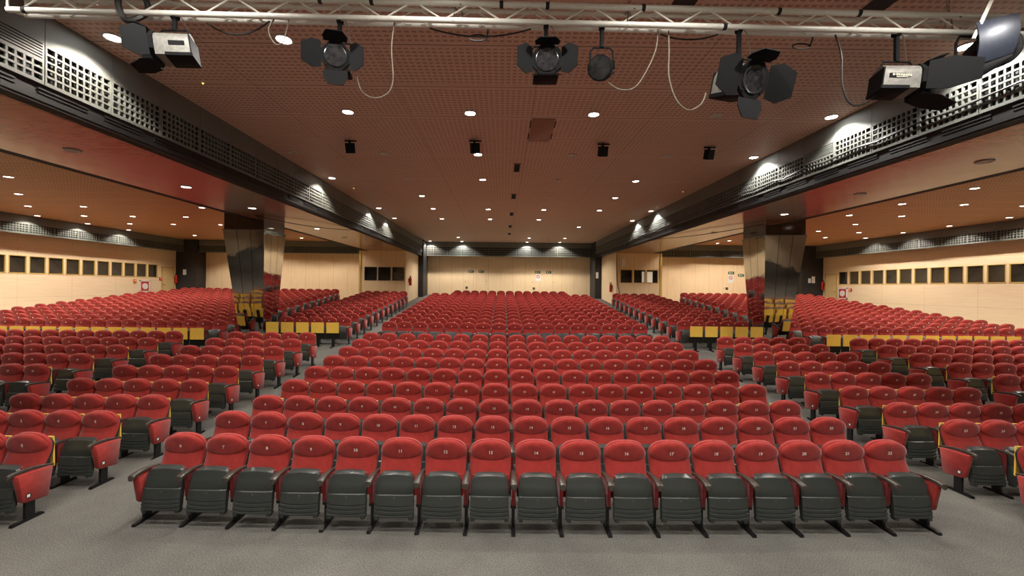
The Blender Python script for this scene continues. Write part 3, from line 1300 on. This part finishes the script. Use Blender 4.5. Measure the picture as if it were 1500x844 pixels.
# ------------------------------------------------------------------ stage lights
def clampyoke(r, hw, drop, up):
    k = MB()
    k.tube([(-hw, .06, 0), (-hw, .05, drop - .04), (-hw + .03, .05, drop), (hw - .03, .05, drop), (hw, .05, drop - .04), (hw, .06, 0)], .010, 6)
    for s in (-1, 1): k.lathe([(.02, -.012), (.02, .012)], 10, (s * hw, .06, 0), 'x')
    build(k, 'yoke', M['lampblack'], r)
    k = MB()
    k.box(-.02, .02, .03, .07, drop, up, .004); k.lathe([(.045, -.025), (.045, .025)], 12, (0, .05, up + .02), 'x')
    return build(k, 'clamp', M['lampblack'], r)


def fresnel(name, loc, rz, tilt, sc_, label, doors, body='grey', text=None, up=None):
    r = empty(name, loc)
    tag(r, label, 'stage light', 'lights hung on the truss')
    r.rotation_euler = (0, 0, 0)
    up = up or .30
    clampyoke(r, .155 * sc_, .22 * sc_, up)
    # tilting head: rotate about the yoke axis by building with a transform
    H = Matrix.Rotation(rz, 4, 'Z') @ Matrix.Rotation(tilt, 4, 'X') @ Matrix.Scale(sc_, 4)
    k = MB(); k.T = H
    prof = []
    for i in range(13):
        t = PI * i / 12
        prof.append((.125 * math.cos(t), .03 + .115 * math.sin(t)))
    prof += [(-.125, -.11), (.125, -.11)]
    k.prism(prof, -.10, .20, 'y')
    build(k, 'housing', M['lampgrey' if body == 'grey' else 'lampblack'], r, angle=30)
    k = MB(); k.T = H
    k.box(-.132, .132, -.02, .215, -.125, -.085, .006); k.box(-.128, .128, .02, .16, -.02, .03, .004)
    k.box(-.128, .128, .198, .21, -.11, .09)
    build(k, 'vent_band', M['lampblack'], r)
    k = MB(); k.T = H
    oc = [(.15 * math.cos(PI / 8 + i * PI / 4) / math.cos(PI / 8), .15 * math.sin(PI / 8 + i * PI / 4) / math.cos(PI / 8)) for i in range(8)]
    k.prism(oc, -.14, -.10, 'y')
    for i in range(4):
        t = PI / 4 + i * PI / 2
        k.lathe([(.009, -.147), (.009, -.138)], 8, (.135 * math.cos(t), 0, .135 * math.sin(t)), 'y')
    build(k, 'front_plate', M['lampblack'], r)
    k = MB(); k.T = H
    pr = [(.118, -.141), (.118, -.146)]
    for i in range(5, 0, -1): pr += [(.022 * i, -.150 if i % 2 else -.144)]
    k.lathe(pr, 24, (0, 0, 0), 'y')
    build(k, 'lens', M['lens'], r)
    for (a, op, L, wa, wb) in doors:
        # barn door: hinged on the plate edge a (0 right, 1 top, 2 left, 3 bottom), opened by op
        k = MB()
        k.T = H @ Matrix.Rotation(-a * PI / 2, 4, 'Y') @ Matrix.Translation((.15, -.135, 0)) @ Matrix.Rotation(-op, 4, 'Z')
        k.prism([(0, -wa), (L * .45, -wb), (L, -wb * .62), (L, wb * .62), (L * .45, wb), (0, wa)], -.004, .004, 'y')
        build(k, 'barn_door', M['lampblack'], r, smooth=False)
    k = MB()
    k.tube([(.1 * sc_, .06, .12 * sc_), (.13 * sc_, .08, .2 * sc_), (.08 * sc_, .06, up - .02), (.02, .05, up + .06)], .005, 5)
    build(k, 'safety_wire', M['chromebit'], r)
    if text:
        k = MB(); k.T = H @ Matrix.Translation((-.131, .05, .0)) @ Matrix.Rotation(-PI / 2, 4, 'Z')
        k.lathe([(.011, 0), (.011, .004)], 10, (-.075, -.002, .012), 'y')
        for j in range(7): k.box(-.058 + j * .019, -.044 + j * .019, -.002, .002, .002 - .0012 * j, .022 - .0012 * j)
        for j in range(7): k.box(-.05 + j * .013, -.041 + j * .013, -.002, .002, -.016, -.005)
        me = k.mesh('maker_mark', M['lampmark'], smooth=False)
        link('maker_mark', me, r)
    return r


STD = [(0, .55, .17, .13, .15), (2, .55, .17, .13, .15), (1, .1, .13, .12, .13), (3, .35, .13, .12, .13)]


def tl(px, py, d):
    """room point seen along a picture direction at depth d (only used to note down measured lamp positions)"""
    c, s = math.cos(ROLL), math.sin(ROLL)
    dx, dy = px - 737, 421.5 - py
    return ((dx * c - dy * s) / F * d, d, CAMH + (dx * s + dy * c) / F * d)


LAMPS = [
    # x, y, z of the head, yaw, tilt, scale
    ('fresnel_lamp', (-3.56, 4.66, CAMH + 2.50), -1.25, .15, 1.05, 'grey and black stage lamp with open doors turned to the left wall', [(0, 1.25, .20, .13, .15), (2, 1.25, .20, .13, .15), (1, 1.0, .14, .12, .13), (3, 1.35, .20, .12, .15)], 'grey', None),
    ('fresnel_lamp', (-1.80, 4.66, CAMH + 2.42), .22, .12, .95, 'black stage lamp with barn doors under the truss, beside the warm downlight', [(0, .5, .17, .13, .15), (2, .2, .20, .13, .15), (1, 1.0, .13, .12, .13), (3, .25, .17, .12, .13)], 'grey', None),
    ('fresnel_lamp', (.44, 4.66, CAMH + 2.42), -.03, .10, 1.02, 'black stage lamp facing forward with both side doors spread, mid truss', [(0, .55, .18, .12, .15), (2, .55, .18, .12, .15), (1, 1.45, .13, .12, .13), (3, 1.25, .15, .12, .15)], 'grey', None),
    ('fresnel_lamp', (2.58, 4.70, CAMH + 2.28), .30, .28, 1.25, 'large black stage lamp with four wide tilted barn doors', [(0, .25, .24, .13, .16), (2, .15, .26, .14, .16), (1, 1.2, .14, .12, .13), (3, .3, .17, .12, .13)], 'grey', None),
    ('fresnel_lamp', (4.36, 4.72, CAMH + 2.32), 1.32, .12, 1.12, 'grey-topped stage lamp with white lettering pointing right', [(0, 1.2, .36, .13, .15), (2, 1.2, .36, .13, .15), (1, 1.1, .2, .12, .13), (3, 1.3, .3, .12, .15)], 'grey', True),
]
for (nm, loc, rz, tilt, s, lab, doors, body, text) in LAMPS:
    z_t = TZ + .0 - loc[2]
    loc = (loc[0], TY + TA * (loc[0] - .1) - .02, loc[2])
    fresnel(nm, loc, rz, tilt, s, lab, doors, body, text, up=z_t - .03)

# large lamp at the right end, its big curved door seen from inside
r = empty('fresnel_lamp', (5.12, 4.42, CAMH + 2.50))
tag(r, 'huge blue-black stage lamp with a curved hood at the right truss end', 'stage light', 'lights hung on the truss')
M['bluedoor'] = plain('blue_black_metal', (62, 68, 84), .35, metal=.2, var=.15)
H = Matrix.Rotation(-.3, 4, 'Z') @ Matrix.Rotation(.1, 4, 'X')
k = MB(); k.T = H
k.lathe([(.18, .20), (.20, .22), (.20, .30), (.17, .50), (.10, .56)], 24, (.16, .0, .14), 'y')
build(k, 'housing', M['lampblack'], r)
k = MB(); k.T = H
k.lathe([(.17, .195), (.12, .19), (.04, .185)], 24, (.16, 0, .14), 'y')
build(k, 'lens', M['lens'], r)


def leaf(nm, mat, pts, bulge):
    # a curved metal leaf spanned by four corners
    A, B_, C_, D_ = [Vector(p) for p in pts]
    n_ = (B_ - A).cross(D_ - A).normalized()
    fr, bk = [], []
    for i in range(9):
        u = i / 8
        row, row2 = [], []
        for j in range(9):
            t = j / 8
            p = (A.lerp(B_, t)).lerp(D_.lerp(C_, t), u)
            d = bulge * (4 * u * (1 - u)) + bulge * .5 * (4 * t * (1 - t))
            row.append(tuple(p + n_ * d)); row2.append(tuple(p + n_ * (d + .006)))
        fr.append(row); bk.append(row2)
    q = MB().shell(fr, bk)
    return build(q, nm, mat, r)


leaf('side_door', M['bluedoor'], [(-.23, .0, -.13), (.23, .05, .04), (.23, .0, .43), (-.27, -.05, .29)], .035)
leaf('lower_door', M['lampblack'], [(-.13, .05, -.235), (.20, .09, -.03), (.23, .055, .035), (-.23, .01, -.14)], .02)
k = MB()
k.tube([(-.10, .3, .1), (-.10, .3, .28), (-.06, .3, .36), (.36, .3, .36), (.40, .3, .28), (.40, .3, .1)], .014, 6)
k.box(.12, .18, .16, .33, .345, .40, .005)
build(k, 'yoke', M['lampblack'], r)
k = MB()
k.tube([(-.26, -.02, .14), (-.20, -.06, .34), (-.12, -.06, .52)], .018, 6)
build(k, 'stay_bar', M['trussm'], r)

# small can lamp
r = empty('can_lamp', (1.06, TY + TA * .96, CAMH + 2.40))
tag(r, 'small grey can lamp tilted down-left beside the middle stage lamp', 'stage light', 'lights hung on the truss')
H = Matrix.Rotation(-.45, 4, 'Z') @ Matrix.Rotation(.35, 4, 'X')
k = MB(); k.T = H
k.lathe([(.118, -.16), (.122, -.16), (.122, -.05), (.105, .02), (.10, .14), (.06, .17), (.03, .19)], 22, (0, 0, 0), 'y')
build(k, 'can', M['lampgrey'], r)
k = MB(); k.T = H
k.lathe([(.118, -.165), (.126, -.165), (.128, -.14), (.126, -.06), (.118, -.06)], 22, (0, 0, 0), 'y')
build(k, 'front_ring', M['lampblack'], r)
k = MB(); k.T = H
k.lathe([(.115, -.166), (.10, -.150), (.05, -.142), (.01, -.140)], 22, (0, 0, 0), 'y')
build(k, 'lens', M['lens'], r)
k = MB(); k.T = H
for s in (-1, 1): k.box(s * .11 - .015, s * .11 + .015, .02, .06, -.02, .07, .004)
build(k, 'side_knob', M['lampblack'], r)
clampyoke(r, .125, .26, TZ - CAMH - 2.40 - .02)

# hanging leads, one thing each
def sag(a, b, d, n=12):
    a, b = Vector(a), Vector(b)
    return [tuple(a.lerp(b, i / n) + Vector((0, 0, -d * 4 * (i / n) * (1 - i / n)))) for i in range(n + 1)]


CAB = [
    ('thin grey lead hanging in a loop beside the left black stage lamp', [tpt(-1.22, .06, .0), (-1.24, 4.6, CAMH + 2.6), (-1.22, 4.6, CAMH + 2.25), (-1.28, 4.6, CAMH + 2.1), (-1.42, 4.6, CAMH + 2.05), (-1.56, 4.6, CAMH + 2.12), (-1.62, 4.62, CAMH + 2.3)], .007, 'cablem'),
    ('black lead sagging under the truss left of the middle stage lamp', sag(tpt(-.85, .15, 0), tpt(.28, .12, -.0), .09), .009, 'cablek'),
    ('black lead looping from the lettered lamp up to the truss', [tpt(3.72, .1, 0), (3.73, 4.7, CAMH + 2.62), (3.74, 4.7, CAMH + 2.3), (3.82, 4.7, CAMH + 2.1), (3.95, 4.72, CAMH + 2.08), (4.1, 4.74, CAMH + 2.16), (4.18, 4.76, CAMH + 2.24)], .009, 'cablek'),
    ('grey lead hanging in a deep curve left of the large tilted lamp', [tpt(1.82, .1, 0), (1.80, 4.66, CAMH + 2.6), (1.80, 4.66, CAMH + 2.35), (1.88, 4.66, CAMH + 2.1), (2.02, 4.66, CAMH + 1.98), (2.16, 4.66, CAMH + 2.05), (2.22, 4.68, CAMH + 2.18)], .008, 'cablem'),
    ('grey lead trailing from the small can lamp to the truss', [(1.14, 4.68, CAMH + 2.28), (1.26, 4.66, CAMH + 2.2), (1.42, 4.66, CAMH + 2.22), (1.55, 4.66, CAMH + 2.4), (1.66, 4.67, CAMH + 2.66), tpt(1.70, .1, .02)], .007, 'cablem'),
    ('black lead sagging behind the left grey stage lamp', sag(tpt(-3.3, .15, 0), tpt(-2.6, .12, .02), .14), .009, 'cablek'),
    ('grey lead hanging from the truss beside the warm downlight', [tpt(-2.5, .05, .02), (-2.55, 4.55, CAMH + 2.75), (-2.48, 4.55, CAMH + 2.6), (-2.4, 4.55, CAMH + 2.62), (-2.36, 4.56, CAMH + 2.75), tpt(-2.34, .02, .02)], .007, 'cablem'),
    ('black lead sagging along the truss between the can lamp and the large lamp', sag(tpt(1.75, .16, 0), tpt(2.4, .14, 0), .06), .009, 'cablek'),
    ('small coil of black lead tied under the truss left of the middle', [tpt(-.2, .15, .0)] + [(-.31 + .10 * math.cos(t), 4.74, CAMH + 2.80 + .035 * math.sin(t)) for t in [i * .6 for i in range(22)]], .008, 'cablek'),
    ('small coil of black lead tied under the truss near the lettered lamp', [tpt(3.5, .15, .0)] + [(3.38 + .10 * math.cos(t), 4.84, CAMH + 2.80 + .03 * math.sin(t)) for t in [i * .6 for i in range(22)]], .008, 'cablek'),
    ('bundle of black cable draped over the left end of the truss', [tpt(-4.1, -.04, .16), tpt(-4.08, -.05, .02), tpt(-4.02, -.04, -.10), tpt(-3.92, .0, -.06), tpt(-3.86, .05, .06), tpt(-3.88, .02, .2)], .03, 'cablek'),
]
def smooth(pts, n=5):
    # Catmull-Rom through the points
    P = [Vector(p) for p in pts]
    P = [P[0]] + P + [P[-1]]
    out = []
    for i in range(1, len(P) - 2):
        for j in range(n):
            t = j / n
            a_, b_, c_, d_ = P[i - 1], P[i], P[i + 1], P[i + 2]
            out.append(tuple(.5 * ((2 * b_) + (c_ - a_) * t + (2 * a_ - 5 * b_ + 4 * c_ - d_) * t * t + (3 * b_ - a_ - 3 * c_ + d_) * t ** 3)))
    out.append(tuple(P[-2]))
    return out


for lab, pts, rad, mt in CAB:
    pts = smooth(pts)
    o = build(MB().tube(pts, rad, 7), 'cable', M[mt])
    tag(o, lab, 'cable', 'leads on the truss')
# cable run along the right fascia
pts = []
for i in range(60):
    y = 3.0 + 25.0 * i / 59
    pts.append((XR - .03, y, CAMH + 2.78 - .02 * (i % 3) - .002 * i))
o = build(MB().tube(pts, .014, 6), 'cable', M['cablek'])
tag(o, 'black cable fixed along the grilles of the right beam', 'cable')
o = build(MB().tube(sag((XL - .02, 17.2, ZS - .01), (-8.15, 13.9, ZS - .012), .10), .012, 6), 'cable', M['cablek'])
tag(o, 'thin black cable sagging under the left soffit to the mirrored pillar', 'cable')
o = build(MB().tube(sag((XR + .1, 19.2, ZS - .01), (9.0, 13.6, ZS - .012), .10), .012, 6), 'cable', M['cablek'])
tag(o, 'thin black cable sagging under the right soffit to the mirrored pillar', 'cable')

# ------------------------------------------------------------------ ceiling fittings
for (x, y, nm) in ((-3.68, 10.05, 'leftmost of the four'), (-.71, 9.96, 'second from the left'), (2.34, 10.1, 'third from the left'), (4.95, 10.25, 'rightmost of the four')):
    r = empty('ceiling_speaker', (x, y, ZM))
    tag(r, 'small black speaker hung from the main ceiling, %s' % nm, 'speaker', 'ceiling speakers')
    k = MB(); k.T = Matrix.Translation((0, 0, -.17)) @ Matrix.Rotation(.35, 4, 'X') @ Matrix.Rotation(.5, 4, 'Z')
    k.prism([(-.11, -.07), (.11, -.07), (.07, .09), (-.07, .09)], -.13, .10, 'z')
    build(k, 'cabinet', M['lampblack'], r)
    k = MB(); k.box(-.02, .02, -.03, .03, -.10, 0); k.box(-.12, .16, -.012, .012, -.03, -.004)
    build(k, 'bracket', M['lampblack'], r)
for i, y in enumerate((12.18, 15.98, 19.81, 23.75, 27.03)):
    r = empty('ceiling_vent', (.36, y, ZM))
    tag(r, 'dark air vent on the main ceiling centre line, %s from the truss' % ORD[i + 1], 'vent', 'ceiling vents')
    k = MB()
    k.box(-.10, .10, -.42, -.39, -.02, 0); k.box(-.10, .10, .39, .42, -.02, 0); k.box(-.10, -.075, -.4, .4, -.02, 0); k.box(.075, .10, -.4, .4, -.02, 0)
    build(k, 'vent_frame', M['metalgrey'], r, smooth=False)
    k = MB()
    k.box(-.08, .08, -.4, .4, -.004, 0)
    for j in range(8): k.box(-.08, .08, -.38 + j * .1, -.36 + j * .1, -.016, -.004)
    build(k, 'slats', M['black'], r, smooth=False)
r = empty('access_panel', (.80, 9.3, ZM))
tag(r, 'smooth brown access hatch with black end slots in the main ceiling', 'hatch')
build(MB().box(-.24, .24, -.66, .66, -.018, -.002, .004), 'hatch_board', plain('hatch_wood', (150, 104, 82), .5, var=.08), r)
k = MB()
for s in (-1, 1):
    for q in (-.35, .35): k.box(s * .262 - .012, s * .262 + .012, q - .16, q + .16, -.014, -.002)
build(k, 'slot', M['black'], r)
for (x, y, lab) in ((2.15, 4.75, 'dark slot across the ceiling above the truss right of the middle'), (4.5, 4.85, 'dark slot across the ceiling above the truss near the lettered lamp')):
    o = build(MB().box(x - .14, x + .14, y - .5, y + .45, ZM - .012, ZM + .0), 'ceiling_slot', M['black'], smooth=False)
    tag(o, lab, 'vent')
for (x, y, lab) in ((-5.18, 7.25, 'amber pilot lamp in the main ceiling near the left beam, closest to the stage'), (-5.3, 14.9, 'amber pilot lamp in the main ceiling near the left beam, farther back'), (6.29, 14.9, 'amber pilot lamp in the main ceiling near the right beam')):
    r = empty('pilot_light', (x, y, ZM))
    tag(r, lab, 'ceiling light', 'pilot lamps')
    build(MB().lathe([(.035, 0), (.03, -.012), (.02, -.015)], 12), 'base', M['trimring'], r)
    build(MB().lathe([(.016, -.012), (.014, -.026), (.004, -.032)], 10), 'bulb', M['pilot'], r)


# ------------------------------------------------------------------ things on the walls
def glyph(txt, size, mat, T):
    cu = bpy.data.curves.new('lettering', 'FONT'); cu.body = txt; cu.size = size; cu.extrude = .001; cu.align_x = 'CENTER'; cu.align_y = 'CENTER'
    o = bpy.data.objects.new('lettering', cu); COL.objects.link(o)
    bpy.context.view_layer.update()
    me = bpy.data.meshes.new_from_object(o.evaluated_get(bpy.context.evaluated_depsgraph_get()))
    bpy.data.objects.remove(o)
    me.materials.clear(); me.materials.append(mat)
    me.transform(T)
    return me


def exit_sign(x, y, z, lab):
    r = empty('exit_sign', (x, y, z))
    tag(r, lab, 'sign', 'exit signs on the back walls')
    build(MB().box(-.20, .20, -.03, 0, -.09, .09, .004), 'sign_board', M['green'], r)
    k = MB()
    k.prism([(-.02, -.015), (.05, -.015), (.05, -.045), (.10, 0), (.05, .045), (.05, .015), (-.02, .015)], -.034, -.030, 'y')
    k.box(-.13, -.06, -.034, -.030, -.055, .055)
    build(k, 'arrow', M['number'], r, smooth=False)


def bx(px, Y): return (px - 737) / F * Y


zs = CAMH + 1.20
exit_sign(bx(690, YBW), YBW, zs + .05, 'small dark green exit sign on the centre back wall, leftmost')
exit_sign(bx(704.7, YBW), YBW, zs + .05, 'small dark green exit sign on the centre back wall, second from the left')
exit_sign(bx(787.5, YBW), YBW, zs + .05, 'small dark green exit sign directly above the centre back wall poster')
exit_sign(bx(803.5, YBW), YBW, zs + .05, 'small dark green exit sign on the centre back wall, rightmost')
exit_sign(bx(1070.7, YSW), YSW, CAMH + 1.19, 'small green exit sign above the poster on the right back wall')
exit_sign(bx(1085, YSW), YSW, CAMH + 1.03, 'small green exit sign right of the poster on the right back wall')


def poster(x, y, z, lab):
    r = empty('prohibition_poster', (x, y - .014, z))
    tag(r, lab, 'poster', 'posters on the back walls')
    build(MB().box(-.19, .19, -.012, 0, -.26, .26), 'sheet', M['white'], r, smooth=False)
    k = MB()
    n = 20
    for i in range(n):
        a, b = 2 * PI * i / n, 2 * PI * (i + 1) / n
        k.prism([(.13 * math.cos(a), .08 + .13 * math.sin(a)), (.13 * math.cos(b), .08 + .13 * math.sin(b)), (.095 * math.cos(b), .08 + .095 * math.sin(b)), (.095 * math.cos(a), .08 + .095 * math.sin(a))], -.016, -.012, 'y')
    k.prism([(-.09, .15), (-.07, .17), (.09, .01), (.07, -.01)], -.016, -.012, 'y')
    build(k, 'red_ring', M['redpaint'], r, smooth=False)


poster(bx(788, YBW), YBW, CAMH + .82, 'white poster with a red ring on the centre back wall')
poster(bx(1070, YSW), YSW, CAMH + .78, 'white poster with a red ring on the right back wall')
for (px, Y, z, lab) in ((683.5, YBW, CAMH + .0, 'square dark plate on the centre back wall, left one'), (782, YBW, CAMH - .02, 'square dark plate on the centre back wall, right one'), (1064.5, YSW, CAMH + .12, 'square dark plate low on the right back wall')):
    r = empty('wall_plate', (bx(px, Y), Y, z))
    tag(r, lab, 'wall plate', 'wall plates')
    build(MB().box(-.09, .09, -.03, 0, -.09, .09, .008), 'plate', M['metalgrey'], r)
    k = MB()
    for a in (-1, 1):
        for b in (-1, 1): k.box(a * .04 - .022, a * .04 + .022, -.034, -.03, b * .04 - .022, b * .04 + .022)
    build(k, 'socket', M['black'], r, smooth=False)


def sheet(x, y, z, w_, h_, lab):
    o = build(MB().box(x - w_ / 2, x + w_ / 2, y - .008, y, z - h_ / 2, z + h_ / 2), 'notice_sheet', M['white'], smooth=False)
    tag(o, lab, 'notice', 'notices on the dark pillars')


sheet(bx(270.3, 28.05), 28.05, CAMH + .83, .22, .36, 'white notice on the dark corner pillar at the left wall')
sheet(bx(1185.6, 28.05), 28.05, CAMH + .70, .17, .30, 'smaller white notice on the dark corner pillar at the right wall')
sheet(bx(1191.2, 28.05), 28.05, CAMH + .76, .22, .44, 'taller white notice on the dark corner pillar at the right wall')
sheet(bx(874.5, 31.0), 31.0, CAMH + 1.0, .18, .45, 'white notice on the dark pillar right of the centre back wall')


def extinguisher(x, y, z, lab, rz=0):
    r = empty('fire_extinguisher', (x, y, z), rz)
    tag(r, lab, 'fire extinguisher', 'fire extinguishers')
    build(MB().lathe([(.03, -.32), (.085, -.31), (.088, -.28), (.088, .12), (.07, .19), (.03, .22), (.02, .25)], 16, (0, -.11, 0)), 'cylinder', M['redpaint'], r)
    k = MB(); k.box(-.03, .03, -.17, -.06, .24, .28, .005); k.box(-.02, .02, -.2, -.05, .29, .31)
    build(k, 'handle', M['black'], r)
    build(MB().tube([(.03, -.13, .26), (.10, -.13, .22), (.12, -.14, .0), (.10, -.15, -.24)], .012, 6), 'hose', M['black'], r)
    build(MB().box(-.03, .03, -.03, 0, -.1, .15), 'wall_bracket', M['black'], r)


extinguisher(WL + .0, 27.93, CAMH + .42, 'red fire extinguisher by the door on the left side wall', PI / 2)
extinguisher(WR - .0, 27.93, CAMH + .42, 'red fire extinguisher by the door on the right side wall', -PI / 2)
extinguisher(-6.23, 27.9, CAMH + .42, 'red fire extinguisher on the side of the left control booth', PI / 2)
extinguisher(7.20, 27.9, CAMH + .12, 'red fire extinguisher on the side of the right control booth', -PI / 2)


def hose_cabinet(x, y, z, rz, lab):
    r = empty('hose_cabinet', (x, y, z), rz)
    tag(r, lab, 'hose cabinet', 'fire hose cabinets')
    k = MB(); k.box(-.36, .36, -.04, 0, -.36, -.28); k.box(-.36, .36, -.04, 0, .28, .36); k.box(-.36, -.28, -.04, 0, -.36, .36); k.box(.28, .36, -.04, 0, -.36, .36)
    build(k, 'cabinet_frame', M['white'], r)
    build(MB().box(-.28, .28, -.03, 0, -.28, .28, .004), 'cabinet_door', M['redpaint'], r)
    k = MB(); k.lathe([(.15, -.06), (.19, -.06), (.19, -.03), (.15, -.03)], 18, (0, 0, 0), 'y')
    build(k, 'hose_reel', M['white'], r)


hose_cabinet(WL, 25.6, CAMH - .12, PI / 2, 'red fire hose cabinet low on the left side wall')
hose_cabinet(WR, 26.4, CAMH - .12, -PI / 2, 'red fire hose cabinet with white frame on the right side wall')


def alarm(x, y, z, rz, lab, mt):
    r = empty('fire_alarm', (x, y, z), rz)
    tag(r, lab, 'fire alarm', 'alarm boxes')
    build(MB().box(-.09, .09, -.06, 0, -.09, .09, .01), 'box', M[mt], r)
    build(MB().lathe([(.045, -.06), (.04, -.075), (.01, -.08)], 12, (0, 0, 0), 'y'), 'button', M['white'], r)


alarm(WL, 25.5 - .6, CAMH + .2, PI / 2, 'orange alarm box under the last left wall windows', 'orange')
alarm(WR, 25.8, CAMH + .1, -PI / 2, 'red alarm box right of the hose cabinet on the right wall', 'redpaint')
alarm(WL, 26.78, CAMH + .35, PI / 2, 'small red alarm box left of the door on the left wall', 'redpaint')


def side_door(n, x, y, rz, sgn):
    z0 = floor_z(y)
    r = empty('door_%d' % n, (x, y, z0), rz)
    r['kind'] = 'structure'
    build(MB().box(-.44, .44, -.03, 0, 0, 2.12), 'door_leaf', M['doorm'], r, smooth=False)
    k = MB(); k.box(-.50, -.44, -.045, 0, 0, 2.18); k.box(.44, .50, -.045, 0, 0, 2.18); k.box(-.5, .5, -.045, 0, 2.12, 2.18)
    build(k, 'door_frame', M['jamb'], r, smooth=False)
    k = MB(); k.lathe([(.03, -.045), (.03, -.03)], 10, (.36 * sgn, 0, 1.02), 'y'); k.box(min(.36 * sgn, .24 * sgn), max(.36 * sgn, .24 * sgn), -.07, -.05, 1.01, 1.03)
    build(k, 'door_handle', M['metalgrey'], r)


side_door(1, WL, 27.35, PI / 2, -1)
side_door(2, WR, 27.35, -PI / 2, 1)
# flush double doors in the back walls
for n, (px, Y) in enumerate(((697, YBW), (795, YBW), (1078, YSW)), 3):
    x = bx(px, Y)
    z0 = floor_z(Y)
    r = empty('door_%d' % n, (x, Y, z0))
    r['kind'] = 'structure'
    for s in (-1, 1):
        build(MB().box(min(s * .02, s * .9), max(s * .02, s * .9), -.012, 0, 0, 2.1), 'door_leaf', M['maple_x'], r, smooth=False)
        build(MB().lathe([(.03, -.03), (.03, -.012)], 10, (s * .82, 0, 1.05), 'y'), 'door_handle', M['metalgrey'], r)
# small camera-like dome on the right booth and its cable
o = build(MB().tube([(7.24, 26.96, ZS - .02), (7.22, 26.96, ZS - .6), (7.24, 26.96, CAMH + .9), (7.30, 26.96, CAMH + .2), (7.5, 26.93, CAMH - .5)], .02, 6), 'cable', M['cablek'])
tag(o, 'black cable hanging down the corner of the right control booth', 'cable')
r = empty('wall_speaker', (7.62, 27.0, CAMH + 1.7))
tag(r, 'white speaker on the upper front of the right control booth', 'speaker')
build(MB().box(-.12, .12, -.14, 0, -.2, .3, .02), 'cabinet', M['white'], r)
build(MB().lathe([(.09, -.15), (.08, -.16), (.02, -.155)], 14, (0, 0, -.18), 'y'), 'dome', M['white'], r)
